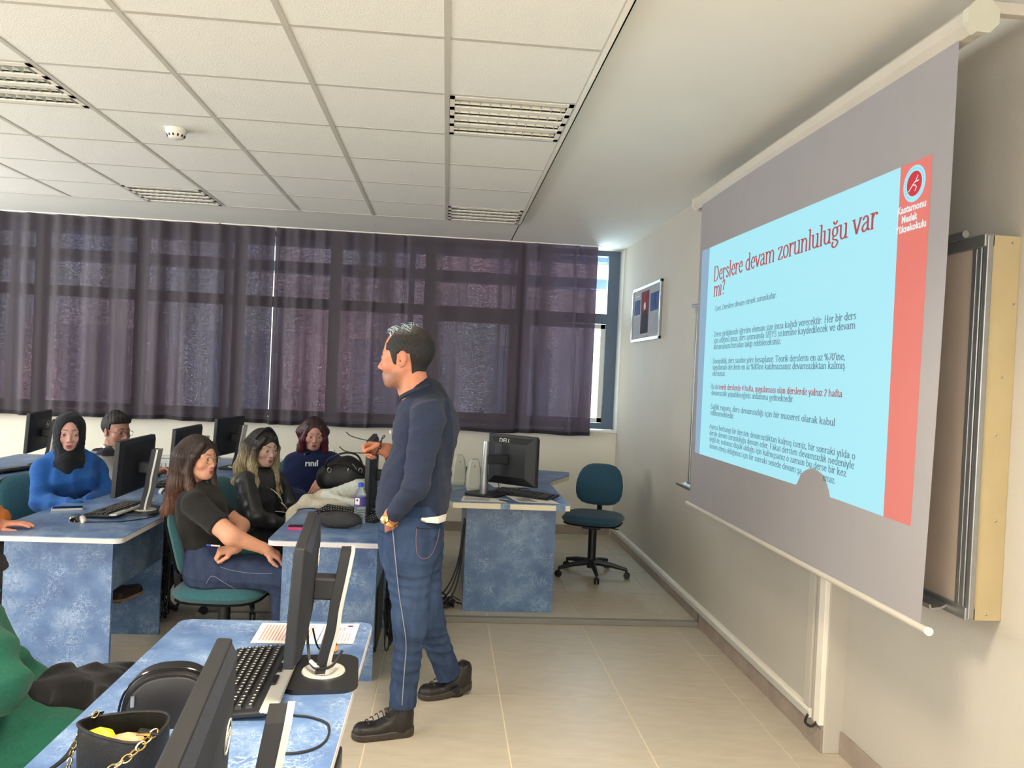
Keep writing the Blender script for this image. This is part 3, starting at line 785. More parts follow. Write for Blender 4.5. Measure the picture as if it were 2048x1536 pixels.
for P in ([(-.028, -.022), (-.008, -.004), (.010, .008), (.020, .024)], [(-.008, -.004), (.006, -.006), (.014, -.014), (.006, -.026)], [(.004, .004), (.026, .006)]):
    P = [(2.459-a, 2.255+b) for a, b in P]
    for p, q in zip(P[:-1], P[1:]):
        L = math.hypot(q[0]-p[0], q[1]-p[1]); nx, nz_ = -(q[1]-p[1])/L*.0018, (q[0]-p[0])/L*.0018
        lg.append([(p[0]+nx, p[1]+nz_), (q[0]+nx, q[1]+nz_), (q[0]-nx, q[1]-nz_), (p[0]-nx, p[1]-nz_)])
mb = MB()
for Q in lg: mb.add([SP(a, b, .0030) for a, b in Q], [(0, 1, 2, 3)])
mb.build('emblem_figure', E_w, sl)
# tiny ring of lettering marks on the emblem
mb = MB()
for k in range(40):
    if 28 <= k <= 32: continue
    a = 2*PI*k/40; r0, r1 = .0475, .0525
    c_, s_ = math.cos(a), math.sin(a)
    mb.add([SP(2.459+r*c_+t*s_*.0015, 2.255+r*s_-t*c_*.0015, .0030) for r, t in ((r0, -1), (r1, -1), (r1, 1), (r0, 1))], [(0, 1, 2, 3)])
mb.build('emblem_lettering', E_ed, sl)

# notice board on the wall
nb = thing('notice_board', 'aluminium-framed notice sheet with a portrait on the right wall by the window', 'notice board', (XR, 6.62, 2.15))
MB().box2((-.014, -.455, -.22), (-.006, .455, .22)).build('sheet', mat('notice_paper', (150, 150, 154), .85, var=.03, spec=.1), nb)
f = MB()
f.box2((-.022, -.475, -.24), (0, -.450, .24), .003).box2((-.022, .450, -.24), (0, .475, .24), .003)
f.box2((-.022, -.475, .215), (0, .475, .24), .003).box2((-.022, -.475, -.24), (0, .475, -.215), .003)
f.build('frame', M['steel'], nb)
def nbx(name, y0, z0, y1, z1, mt, x=-.0155): MB().box2((x, y0, z0), (-.013, y1, z1)).build(name, mt, nb)
mr_ = mat('portrait_red', (104, 34, 40), .85, var=.3, scale=20, spec=.1); mdk = mat('portrait_dark', (30, 34, 48), .85, var=.3, scale=20, spec=.1); mbl = mat('picture_blue', (56, 76, 124), .85, var=.5, scale=18, spec=.1)
nbx('portrait', -.10, -.175, .16, .19, mr_)
MB().prism([(-.08, -.175), (.14, -.175), (.12, -.03), (.07, .02), (-.01, .02), (-.06, -.03)], -.0162, -.0152, 'x').build('portrait_figure', mdk, nb)
MB().lathe([(.0, .0006), (.034, .0006), (.034, 0)], (-.0156, .03, .06), 16, (0, math.radians(-90), 0)).build('portrait_head', mat('portrait_skin', (176, 140, 120), .6), nb)
nbx('picture', .20, -.0, .40, .13, mbl); nbx('picture', -.40, 0, -.15, .15, mbl)
mb = MB()
for i in range(12):
    z = -.03-i*.014
    mb.box2((-.0152, .20, z), (-.0138, .42, z+.006)); mb.box2((-.0152, -.42, z), (-.0138, -.14, z+.006))
mb.box2((-.0152, .22, .155), (-.0138, .38, .17)); mb.box2((-.0152, -.38, .17), (-.0138, -.18, .185)); mb.box2((-.0152, -.06, -.2), (-.0138, .12, -.188))
mb.build('printed_lines', mat('grey_print', (110, 106, 108), .6), nb)

# cable trunking on the right wall
tk = thing('cable_trunking', 'white cable trunking running along the top of the right-hand baseboard', 'cable trunking', (XR, 5.4, .12))
MB().box2((-.026, 3.335-5.4, -.015), (0, YF-5.4-.05, .026), .002).build('duct', M['trimw'], tk)
MB().box2((-.029, 3.335-5.4, -.018), (-.024, YF-5.4-.05, .012), .001).build('duct_lid', M['silver'], tk)
tv = thing('vertical_trunking', 'upright white cable duct rising behind the screen on the wall corner', 'cable trunking', (XR-.012, 3.31, .12))
MB().box2((-.022, -.088, .0), (0, -.035, 1.2), .002).build('duct', M['trimw'], tv)
MB().box2((-.012, .03, .02), (0, .085, 1.2), .002).build('side_strip', M['casing'], tv)
cb = MB().tube(catmull([(XR-.02, 3.345, .125), (XR-.045, 3.325, .098), (XR-.05, 3.30, .092), (XR-.045, 3.262, .10), (XR-.03, 3.25, .125)], 6), .006)
tag(cb.build('cable', M['cable']), 'short black cable loop between the two cable ducts at the baseboard', 'cable')

# ============================================================ FURNITURE
def desk(label, x0, x1, y0, y1, z=.73, near=True, far=True, dy=.165, modesty='+', zf=0, edge='edge', mt='marble', px=.045, group='blue marbled student desks'):
    t = thing('desk', label, 'desk', ((x0+x1)/2, (y0+y1)/2, zf), 0, group)
    cx, cy = (x0+x1)/2, (y0+y1)/2; X0, X1, Y0, Y1 = x0-cx, x1-cx, y0-cy, y1-cy; Z = z-zf
    MB().prism(rpoly(X0, Y0, X1, Y1, .035), Z-.004, Z).build('desktop', M[mt], t)
    MB().prism(rpoly(X0-.001, Y0-.001, X1+.001, Y1+.001, .036), Z-.027, Z-.004).build('edging', M[edge], t)
    if near: MB().box2((X0+px, Y0+dy, 0), (X1-.10 if px < .1 else X1-px, Y0+dy+.02, Z-.027)).build('end_panel', M[mt], t)
    if far: MB().box2((X0+px, Y1-.19, 0), (X1-.10, Y1-.17, Z-.027)).build('end_panel', M[mt+'' if mt.endswith('_d') else 'marble_d'], t)
    if modesty == '+': MB().box2((X1-.12, Y0+dy+.02, Z-.027-.27), (X1-.102, Y1-.19, Z-.027)).build('modesty_panel', M['marble_d'], t)
    return t
desk('front-left desk with phone, keyboard and black monitor, light end panel showing', -2.10, -1.456, 3.74, 4.765, near=True)
desk('second desk of the left row, joined behind the phone desk', -2.10, -1.456, 4.770, 5.86, near=False)
desk('rearmost desk of the left row, near the radiator', -2.10, -1.456, 5.865, 6.95, near=False)
desk('desk with pink phone, pouch and water bottle, in the middle row', -.808, -.20, 3.79, 4.95, dy=.155)
desk('middle row desk holding the black handbag, behind the white coat', -.808, -.20, 4.955, 6.15, near=False)
desk('foreground desk with two monitors, keyboard and bags', -.812, -.203, .35, 2.60, near=False)
desk('far left desk with monitor and mouse at the photo edge, nearer one', -3.45, -2.79, 4.35, 5.60, mt='marble_d', modesty='')
desk('far left desk beneath the curtain, rear one of the outer row', -3.45, -2.79, 5.605, 6.75, mt='marble_d', near=False, modesty='')

td = thing('teacher_desk', 'angled blue marbled teacher desk on the platform, with cream edging', 'desk', (.45, 5.6, PZ))
poly = [(-.02, 5.28), (.083, 4.88), (.82, 4.88), (.82, 5.86), (.87, 6.02), (1.05, 6.36), (1.08, 6.58), (.66, 6.72), (-.02, 6.72)]
poly = [(x-.45, y-5.6) for x, y in poly]
MB().prism(poly, .725, .73).build('desktop', M['marble_d'], td)
MB().prism(poly, .692, .725).build('edging', M['edge_c'], td)
MB().box2((.175-.45, 5.035-5.6, 0), (.755-.45, 5.055-5.6, .692)).build('end_panel', M['marble_d'], td)
MB().box2((.185-.45, 5.06-5.6, 0), (.205-.45, 6.5-5.6, .692)).build('side_panel', M['marble_d'], td)
MB().box2((.62-.45, 6.45-5.6, 0), (.92-.45, 6.47-5.6, .692)).build('end_panel', M['marble_d'], td)
for x in (.10, .45):
    MB().box2((x+.28-.45, 4.877-5.6, .6925), (x+.34-.45, 4.88-5.6, .7245)).build('edge_patch', M['marble_d'], td)

def swivel_chair(label, x, y, rz, z=0, seat_h=.44, mt='teal', group='teal fabric swivel chairs'):
    """faces local +X"""
    t = thing('swivel_chair', label, 'chair', (x, y, z), rz, group)
    def cushion(cx, cz, w, d, h, ax):
        pass
    # seat cushion: rounded slab with waterfall front
    def slab(sx, sy, th, crown, up):
        m_, n = 9, 28; vs = []; fs = []
        for side in (1, -1):
            for j in range(m_+1):
                r = (j/m_)**.75
                for i in range(n):
                    c_, s_ = math.cos(2*PI*i/n), math.sin(2*PI*i/n); q = (abs(c_)**3.4+abs(s_)**3.4)**(-1/3.4)
                    a, b = c_*q*r*sx, s_*q*r*sy; vs.append((a, b, side*th*.5*max(0, 1-r**5)**.5+crown(a, b)))
        o = (m_+1)*n
        for j in range(m_):
            for i in range(n):
                q = (j*n+i, (j+1)*n+i, (j+1)*n+(i+1) % n, j*n+(i+1) % n); fs.append(q); fs.append(tuple(o+w for w in reversed(q)))
        return vs, fs
    vs, fs = slab(.235, .235, .085, lambda a, b: -.03*max(0, a-.3)**2*2+.01*b*b, 1)
    MB().add([(a, b, c+seat_h) for a, b, c in vs], fs, True).build('seat', M[mt], t)
    vs, fs = slab(.222, .222, .02, lambda a, b: -.02*max(0, a-.3)**2*2, 1)
    MB().add([(a, b, c+seat_h-.035) for a, b, c in vs], fs, True).build('seat_shell', M['black'], t)
    def backp(vs, off):
        out = []
        for a, b, c in vs:   # a: height, b: width, c: thickness
            zz = seat_h+.235+a*.98; tilt = -.205-(a)*.30 - .10*(a/.2)**2*.3
            wf = 1-.16*(a/.2 if a > 0 else 0)
            out.append((tilt-c+off-.35*b*b*-1*.9, b*wf, zz))
        return out
    vs, fs = slab(.165, .19, .055, lambda a, b: 0, 1)
    MB().add(backp(vs, .0), fs, True).build('backrest', M[mt], t)
    vs, fs = slab(.158, .182, .02, lambda a, b: 0, 1)
    MB().add(backp(vs, -.028), fs, True).build('back_shell', M['black'], t)
    MB().tube(catmull([(-.05, 0, seat_h-.05), (-.20, 0, seat_h-.055), (-.245, 0, seat_h+.02), (-.235, 0, seat_h+.12), (-.25, 0, seat_h+.24)], 5), .021, 8).build('back_bar', M['black'], t)
    MB().box((-.02, 0, seat_h-.06), (.22, .14, .035), None, .006).build('tilt_mechanism', M['black'], t)
    MB().tube([(.0, .06, seat_h-.06), (.0, .20, seat_h-.075)], .005).build('lever', M['black'], t)
    MB().tube([(0, 0, .10), (0, 0, seat_h-.06)], [.032, .032], 14).build('gas_column', M['black'], t)
    MB().tube([(0, 0, .06), (0, 0, .13)], .035, 14).build('hub', M['black'], t)
    for k in range(5):
        a = 2*PI*k/5+.35
        c, s = math.cos(a), math.sin(a)
        leg = MB().tube([(c*.02, s*.02, .105), (c*.16, s*.16, .092), (c*.275, s*.275, .07)], [.026, .02, .014], 8)
        lo = leg.build('leg', M['black'], t)
        w = MB()
        for q in (-1, 1): w.lathe([(.0, -.006), (.022, -.006), (.025, 0), (.022, .006), (0, .006)], (c*.28-s*q*.012, s*.28+c*q*.012, .025), 14, Euler((math.radians(90), 0, a)).to_matrix())
        w.tube([(c*.275, s*.275, .075), (c*.275, s*.275, .035)], .009, 8)
        w.build('caster', M['black'], t)
    return t
swivel_chair('empty dark teal swivel chair beside the teacher desk', 1.20, 6.03, math.radians(-112), PZ, .45, 'navych')

# ---------------------------------------------------------------- monitors
def monitor(label, x, y, rz=0, z=.73, tilt=3, low=0, w=.49, h=.292, logo='ring', group='flat computer monitors', shell='black2'):
    """screen faces local -X; origin on the desk"""
    t = thing('monitor', label, 'monitor', (x, y, z), rz, group)
    zc = .256-low
    R = Matrix.Translation((-.075, 0, zc)) @ Matrix.Rotation(math.radians(tilt), 4, 'Y')
    b = MB().box((0, 0, 0), (.026, w, h), None, .004); b.xf(R); b.build('bezel', M['black'], t)
    bk = MB()
    P = [(.013, .485*w, .48*h), (.026, .44*w, .44*h), (.034, .30*w, .30*h)]
    vs = []
    for a, b_, c in P: vs += [(a, -b_, -c), (a, b_, -c), (a, b_, c), (a, -b_, c)]
    fs = [(k*4+i, k*4+(i+1) % 4, k*4+4+(i+1) % 4, k*4+4+i) for k in range(2) for i in range(4)]+[(8, 9, 10, 11)]
    bk.add(vs, fs); bk.xf(R); so_ = bk.build('back_shell', M[shell], t)
    MB().box((-.0135, 0, .006), (.002, w-.036, h-.044)).xf(R).build('screen', M['glassblk'], t)
    MB().box((.068, 0, -.01), (.075, .06, .06), None, .006).xf(R).build('mount', M['black'], t)
    # upright: black inner face with a silver outer shell, leaning and curved
    pts = [(0, .01), (.010, .07), (.024, .13), (.030, .19), (.042, .26), (.056, .345)]
    C_ = catmull([(a, 0, c) for a, c in pts], 4)
    def strip(o0, o1, hw):
        vs = []; fs = []
        for p in C_:
            for a, b_ in ((o0, -hw), (o1, -hw), (o1, hw), (o0, hw)): vs.append((p.x+a, b_, p.z))
        n = len(C_)
        for i in range(n-1):
            for k in range(4): fs.append((4*i+k, 4*i+(k+1) % 4, 4*i+4+(k+1) % 4, 4*i+4+k))
        fs += [(3, 2, 1, 0), tuple(4*(n-1)+k for k in range(4))]
        return MB().add(vs, fs)
    strip(-.030, -.004, .033).build('stand_upright', M['black'], t)
    strip(-.004, .006, .038).build('stand_cover', M['silver'], t)
    MB().prism(rpoly(-.115, -.125, .085, .125, .05), .0, .013).build('stand_base', M['black'], t)
    MB().lathe([(.058, .013), (.056, .017), (.0, .018)], (-.008, 0, 0), 28).build('base_disc', M['silver'], t)
    if logo == 'ring':
        r = .030
        ring = MB().tube([(.0352, .10+r*1.0*math.cos(2*PI*k/28), .045+r*.80*math.sin(2*PI*k/28)) for k in range(28)], .0013, 5, closed=True)
        ring.xf(R); ring.build('logo_ring', M['silver'], t)
        o = text('logo', 'DELL', .021, M['silver'], t, (0, 0, 0), (0, 0, 0), 'CENTER')
        Q = R @ Matrix.Translation((.0355, .10, .038)) @ Matrix.Rotation(PI/2, 4, 'Z') @ Matrix.Rotation(PI/2, 4, 'X')
        o.data.transform(Q)
    elif logo:
        o = text('logo', 'DELL', .03, M['silver'], t, (0, 0, 0), (0, 0, 0), 'CENTER')
        Q = R @ Matrix.Translation((.0275, -.02, .115)) @ Matrix.Rotation(PI/2, 4, 'Z') @ Matrix.Rotation(PI/2, 4, 'X')
        o.data.transform(Q)
    return t
m1 = monitor('tall black monitor with silver-edged stand standing beside the paper on the foreground desk', -.285, 2.145, math.radians(6))
m2 = monitor('nearest monitor, cut off by the bottom edge, logo on its dark back', -.255, 1.12, math.radians(7), tilt=3, low=.03)
monitor('monitor on the front-left desk between keyboard and hooded student', -1.585, 4.40, math.radians(0), logo='')
monitor('monitor behind the long-haired student in black T-shirt', -1.585, 5.25, math.radians(-1))
monitor('rear monitor with its grey stand visible, left of the blonde student', -1.60, 6.30, math.radians(-9), logo='')
monitor('monitor at the far left under the curtain, behind the headscarf student', -2.93, 6.12, math.radians(10))
monitor('monitor seen edge-on beside the lecturer, behind the water bottle', -.335, 4.62, math.radians(1), tilt=0, low=.03, h=.42)

# teacher's monitor: shows its square back, logo and a silver side stand
tm = thing('monitor', 'teacher desk monitor turned away, white lettering on its black back', 'monitor', (.285, 5.17, .76), math.radians(-127), 'flat computer monitors')
zc = .235
b = MB().box((0, 0, 0), (.026, .38, .335), (0, math.radians(3), 0), .004)
R = Matrix.Translation((-.16, .12, zc))
b.xf(R); b.build('bezel', M['black'], tm)
bk = MB(); vs = []
for a, b_, c in [(.008, .188, .165), (.016, .182, .160), (.045, .12, .11)]: vs += [(a, -b_, -c), (a, b_, -c), (a, b_, c), (a, -b_, c)]
bk.add(vs, [(k*4+i, k*4+(i+1) % 4, k*4+4+(i+1) % 4, k*4+4+i) for k in range(2) for i in range(4)]+[(8, 9, 10, 11)]); bk.xf(R); bk.build('back_shell', M['black'], tm)
MB().box((-.014, 0, 0), (.002, .38, .31)).xf(R).build('screen', M['glassblk'], tm)
o = text('logo', 'DELL', .04, M['silver'], tm, (0, 0, 0), (0, 0, 0), 'CENTER')
o.data.transform(R @ Matrix.Translation((.040, -.05, .116)) @ Matrix.Rotation(math.radians(-14), 4, 'Y') @ Matrix.Rotation(PI/2, 4, 'Z') @ Matrix.Rotation(PI/2, 4, 'X'))
MB().box((.0165, .03, -.13), (.002, .024, .034)).xf(R).build('rating_label', M['beige'], tm)
pts = catmull([(0, 0, .01), (.0, 0, .12), (.0, 0, .18), (-.01, 0, .36)], 4)
MB().tube(pts, [.028, .028, .028, .027, .026, .025, .024, .024, .024, .024, .024, .024, .023][:len(pts)], 10).build('stand_upright', M['steel'], tm)
MB().prism(rpoly(-.13, -.12, .08, .12, .05), 0, .014).build('stand_base', M['black'], tm)
MB().box((-.065, .05, .24), (.15, .05, .06), (0, 0, -.6), .004).build('mount', M['black'], tm)

def keyboard(label, x, y, rz, z=.73, silver=True, tilt=5, group='black computer keyboards'):
    """long axis local Y, far edge local +X"""
    t = thing('keyboard', label, 'keyboard', (x, y, z), rz, group)
    R = Matrix.Rotation(math.radians(-tilt), 4, 'Y')
    R = Matrix.Translation((0, 0, .010)) @ R
    MB().box((0, 0, 0), (.165, .455, .014), None, .004).xf(R).build('case', M['black'], t)
    kb = MB(); kp = MB()
    rows = 6
    for r in range(rows):
        xx = -.062+r*.0195+(.006 if r == 5 else 0)
        yy = .215
        groups = [15, 3, 4] if r < 5 else [13, 3, 4]
        pos = []
        for i in range(15): pos.append(.212-.0098-i*.0188)
        for i in range(3): pos.append(-.092-i*.0188+.010)
        for i in range(4): pos.append(-.158-i*.0175+.012)
        for i, p in enumerate(pos):
            if r == 0 and 4 <= i <= 8: 
                if i != 6: continue
                kb.box((xx, p, .0105), (.016, .09, .008), None)
                continue
            if r == 2 and 15 <= i <= 17: continue
            kb.add([(xx-.0085, p-.0085, .006), (xx+.0085, p-.0085, .006), (xx+.0085, p+.0085, .006), (xx-.0085, p+.0085, .006),
                    (xx-.0068, p-.0066, .0145), (xx+.0068, p-.0066, .0145), (xx+.0068, p+.0066, .0145), (xx-.0068, p+.0066, .0145)],
                   [(0, 1, 5, 4), (1, 2, 6, 5), (2, 3, 7, 6), (3, 0, 4, 7), (4, 5, 6, 7)])
            kp.add([(xx-.001, p-.0025, .0149), (xx+.0045, p-.0025, .0149), (xx+.0045, p+.0025, .0149), (xx-.001, p+.0025, .0149)], [(0, 1, 2, 3)])
    ko = kb.xf(R).build('key_set', M['key'], t, 'stuff')
    kp.xf(R).build('key_legend', M['keyw'], t, 'stuff')
    if silver:
        MB().box((.088, 0, .004), (.040, .455, .010), None, .003).xf(R).build('silver_strip', M['silver'], t)
        mk = MB()
        for i in range(3): mk.box((.074, .12-i*.085, .011), (.014, .06, .005), None, .002)
        mk.xf(R).build('media_keys', M['gloss'], t)
    return t
keyboard('black and silver keyboard lying flat on the foreground desk', -.475, 2.09, math.radians(2))
keyboard('keyboard on the front-left desk beside the mouse', -1.735, 4.40, math.radians(-5))
keyboard('keyboard end poking out between black pouch and water bottle', -.50, 4.44, math.radians(58), tilt=14, silver=False)
keyboard('keyboard on the far left desk at the photo edge', -3.02, 5.70, math.radians(-16), silver=False)
keyboard('black keyboard slanting across the teacher desk', .56, 5.22, math.radians(52), z=.76, silver=False, tilt=6)
keyboard('keyboard behind the front-left monitor, near the loose mouse', -1.80, 5.45, math.radians(-10), silver=False)

def mouse(label, x, y, rz, z=.73, group='computer mice'):
    t = thing('mouse', label, 'mouse', (x, y, z), rz, group)
    def dome(sx, sy, h, x0=0):
        n = 14; m_ = 6; vs = []; fs = []
        for j in range(m_+1):
            a = j/m_*PI/2
            for k in range(n):
                b_ = 2*PI*k/n
                vs.append((x0+sx*math.cos(a)*math.cos(b_), sy*math.cos(a)*math.sin(b_), h*math.sin(a)))
        for j in range(m_):
            for k in range(n): fs.append((j*n+k, j*n+(k+1) % n, (j+1)*n+(k+1) % n, (j+1)*n+k))
        fs.append(tuple(reversed(range(n))))
        return MB().add(vs, fs, True)
    dome(.058, .031, .034).build('body', M['gloss'], t)
    dome(.026, .020, .033, -.034).build('palm_cover', M['silver'], t)
    MB().tube([(.025, 0, .024), (.045, 0, .019)], .004, 8).build('wheel', M['black'], t)
    return t
mouse('black and silver mouse on the front-left desk, right of the phone', -1.81, 4.10, math.radians(150))
mouse('silver-backed mouse on the left row desk behind the front monitor', -1.69, 5.05, math.radians(20))
mouse('mouse on the far left desk at the photo edge', -2.92, 5.32, math.radians(160))
mouse('small black mouse at the right end of the teacher desk papers', .50, 5.98, math.radians(0), z=.76)

def sheet(label, pts, z, name='paper_sheet', lines=None, group='paper sheets', curl=0):
    cx = sum(p[0] for p in pts)/4; cy = sum(p[1] for p in pts)/4
    t = thing(name, label, 'paper', (cx, cy, z), 0, group)
    n = 6; vs = []; fs = []
    def bl(u, v):
        a, b_, c, d = pts
        return ((a[0]*(1-u)+b_[0]*u)*(1-v)+(d[0]*(1-u)+c[0]*u)*v-cx, (a[1]*(1-u)+b_[1]*u)*(1-v)+(d[1]*(1-u)+c[1]*u)*v-cy)
    for lay in (.0015, .0003):
        for i in range(n+1):
            for j in range(n+1):
                x, y = bl(i/n, j/n); vs.append((x, y, lay+curl*(i/n-.5)**2*max(0, j/n-.3)))
    o = (n+1)**2
    for i in range(n):
        for j in range(n):
            q = (i*(n+1)+j, (i+1)*(n+1)+j, (i+1)*(n+1)+j+1, i*(n+1)+j+1); fs.append(q); fs.append(tuple(o+k for k in reversed(q)))
    MB().add(vs, fs, True).build('sheet', M['paper'], t)
    if lines:
        mb = MB()
        for (u0, u1, v0, v1, k, vert) in lines:
            for i in range(k):
                f0 = v0+(v1-v0)*i/k; f1 = f0+(v1-v0)/k*.38
                C4 = [(u0, f0), (u1, f0), (u1, f1), (u0, f1)]
                if vert: C4 = [(q, p) for p, q in C4]
                mb.add([(*bl(a, b_), .0021+curl*.02) for a, b_ in C4], [(0, 1, 2, 3)])
        mb.build('printed_text', M['pinkink'] if 'printed form' in label else M['ink'], t)
    return t
sheet('printed form lying wide on the foreground desk behind the tall monitor', [(-.545, 2.385), (-.355, 2.387), (-.352, 2.572), (-.552, 2.572)], .73, lines=[(.12, .9, .1, .9, 16, True)])
sheet('second printed form with small round emblem, at the foreground desk corner', [(-.350, 2.387), (-.243, 2.392), (-.243, 2.580), (-.350, 2.574)], .7305, lines=[(.08, .5, .1, .9, 9, True), (.6, .8, .15, .7, 5, True)])
MB().lathe([(.008, .0), (.008, .0006), (0, .0006)], (-.268, 2.55, .7328), 16, sx=1.2).build('printed_emblem', mat('purple_print', (120, 60, 110), .7), None)
bpy.data.objects['printed_emblem'].parent = [o for o in SC.objects if o.get('label', '').startswith('second printed form')][0]
bpy.data.objects['printed_emblem'].location = (.350-.0534, -2.483, -.7305)
sheet('list paper with a pen on it at the left of the teacher desk edge', [(.13, 4.90), (.42, 4.895), (.44, 5.03), (.15, 5.10)], .76, lines=[(.05, .6, .3, .9, 5, False)])
sheet('slightly curled printed paper at the right of the teacher desk edge', [(.50, 4.93), (.77, 4.91), (.70, 5.10), (.43, 5.16)], .76, lines=[(.05, .5, .2, .9, 8, False)], curl=.03)
sheet('paper stack under the cables behind the teacher monitor', [(.38, 5.55), (.66, 5.60), (.62, 5.82), (.34, 5.78)], .76)
pn = thing('pen', 'short black pen lying on the list paper of the teacher desk', 'pen', (.40, 4.95, .767), math.radians(-40))
MB().tube([(-.03, 0, 0), (.035, 0, 0)], [.004, .005], 8).build('barrel', M['black'], pn)
MB().tube([(-.055, 0, -.001), (-.03, 0, 0)], [.001, .003], 8).build('tip', M['steel'], pn)

def speaker(label, x, y, rz):
    t = thing('desktop_speaker', label, 'speaker', (x, y, .76), rz, 'beige desktop speakers')
    vs = []; fs = []; n = 12
    rings = [(0, .044), (.02, .050), (.10, .047), (.16, .041), (.195, .033), (.21, .022), (.214, .0)]
    mb = MB()
    poly_ = lambda w, d, z: [(x_*w, y_*d, z) for x_, y_ in [(-1, -.7), (-.8, -1), (.8, -1), (1, -.7), (1, .8), (.85, 1), (-.85, 1), (-1, .8)]]
    for z, w in rings: vs += poly_(w, .06*(w/.047)**.6 if w else 0, z)
    for i in range(len(rings)-1):
        for k in range(8): fs.append((8*i+k, 8*i+(k+1) % 8, 8*i+8+(k+1) % 8, 8*i+8+k))
    fs.append(tuple(reversed(range(8))))
    mb.add(vs, fs, False).build('cabinet', M['beige'], t)
    for z, a in ((.165, .0), (.05, -.01)):
        MB().lathe([(.005, 0), (.004, -.002), (0, -.002)], (a, -.059 if z < .1 else -.053, z), 12, (math.radians(-90), 0, 0)).build('screw', M['black'], t)
    MB().box2((-.047, .045, .02), (.047, .07, .15), .004).build('front_grille', M['black2'], t)
    return t
speaker('beige desktop speaker, the one farther back left of the teacher monitor', .125, 5.66, math.radians(6))
speaker('beige desktop speaker nearest the teacher monitor stand', .225, 5.42, math.radians(4))

def cable(label, pts, r=.0028, mt='cable', n=8, group=None):
    o = MB().tube(catmull(pts, n), r, 6).build('cable', M[mt]); tag(o, label, 'cable', group); return o
cable('thin black cable curving over the front of the foreground desk', [(-.40, 1.98, .734), (-.34, 1.90, .734), (-.28, 1.88, .734), (-.235, 1.84, .734), (-.23, 1.76, .734), (-.27, 1.71, .734), (-.36, 1.70, .734)])
cable('black mouse cable trailing past the front-left monitor base', [(-1.76, 4.06, .734), (-1.68, 4.08, .734), (-1.58, 4.12, .734), (-1.50, 4.25, .734), (-1.52, 4.42, .734), (-1.60, 4.47, .738)])
mcb = MB()
mcb.tube(catmull([(-.345, 2.17, .85), (-.34, 2.165, .80), (-.325, 2.13, .768), (-.30, 2.10, .765), (-.265, 2.10, .775), (-.245, 2.14, .80)], 6), .004, 7)
mcb.tube(catmull([(-.335, 2.20, .84), (-.32, 2.20, .79), (-.30, 2.22, .77), (-.27, 2.22, .79)], 6), .0028, 7)
tag(mcb.build('cable', M['cable']), 'black video cables looping under the tall foreground monitor', 'cable')
fw = MB().tube([(-.327, 2.135, .772), (-.303, 2.105, .765)], .0055, 8); tag(fw.build('cable_label', M['trimw']), 'white wrap label on the foreground monitor cable', 'cable label')
cable('black cable drooping from the teacher desk monitor', [(.35, 5.40, .90), (.40, 5.36, .80), (.36, 5.22, .775), (.46, 5.30, .775), (.58, 5.42, .78), (.60, 5.33, .775), (.48, 5.24, .775)])
cable('grey speaker cable crossing the teacher desk', [(.06, 5.30, .765), (.10, 5.36, .765), (.18, 5.45, .765)], .003, 'cablew')
for i in range(3): cable('black cable hanging from the %s behind the teacher desk panel' % ['outer side', 'middle', 'inner side'][i], [(.17, 5.10+i*.05, .6), (.15-i*.01, 5.07+i*.03, .30), (.10-i*.03, 5.04+i*.03, .12), (.0-i*.05, 5.08+i*.05, .05), (-.06-i*.03, 5.15, .036), (.02, 5.25+i*.03, .036), (.12, 5.10+i*.04, .036)], .005, group=None)
tg = MB()
rnd = random.Random(5)
for k in range(9):
    c = (.02+rnd.uniform(-.05, .09), 5.08+rnd.uniform(-.04, .10), .045+k*.007)
    r = rnd.uniform(.04, .08); ph = rnd.uniform(0, 6)
    tg.tube([(c[0]+r*math.cos(ph+a*.7), c[1]+r*.8*math.sin(ph+a*.7), c[2]+.02*math.sin(a*1.3)) for a in range(9)], .0042, 6)
tag(tg.build('cable_tangle', M['cable']), 'tangle of black cables on the platform at the teacher desk foot', 'cables', kind='stuff')
def tangle(label, cx, cy, cz, sx, sy, sz, n, seed, mt='cable'):
    tg = MB(); rnd = random.Random(seed)
    for k in range(n):
        P = []
        p = [cx+rnd.uniform(-1, 1)*sx, cy+rnd.uniform(-1, 1)*sy, max(.012, cz+rnd.uniform(-1, 1)*sz)]
        for q in range(6):
            P.append(tuple(p)); p = [cx+rnd.uniform(-1, 1)*sx, cy+rnd.uniform(-1, 1)*sy, max(.012, cz+rnd.uniform(-1, 1)*sz)]
        tg.tube(catmull(P, 4), .0045, 5)
    tag(tg.build('cable_tangle', M[mt]), label, 'cables', kind='stuff')
tangle('black cable tangle under the left row desks, beside the swivel chair', -1.62, 4.85, .28, .07, .15, .26, 16, 3)
tangle('black cable tangle hanging right of the middle desk end panel', -.235, 4.25, .30, .035, .10, .22, 14, 9)
cable('pale cable lying on the floor by the teacher desk', [(-.05, 4.93, .036), (.0, 5.0, .06), (.05, 5.04, .09), (.10, 5.10, .13)], .0035, 'cablew')
cable('corrugated black conduit rising behind the occupied swivel chair', [(-1.50, 4.92, .12), (-1.44, 4.90, .25), (-1.44, 4.92, .40), (-1.46, 4.96, .52)], .018)

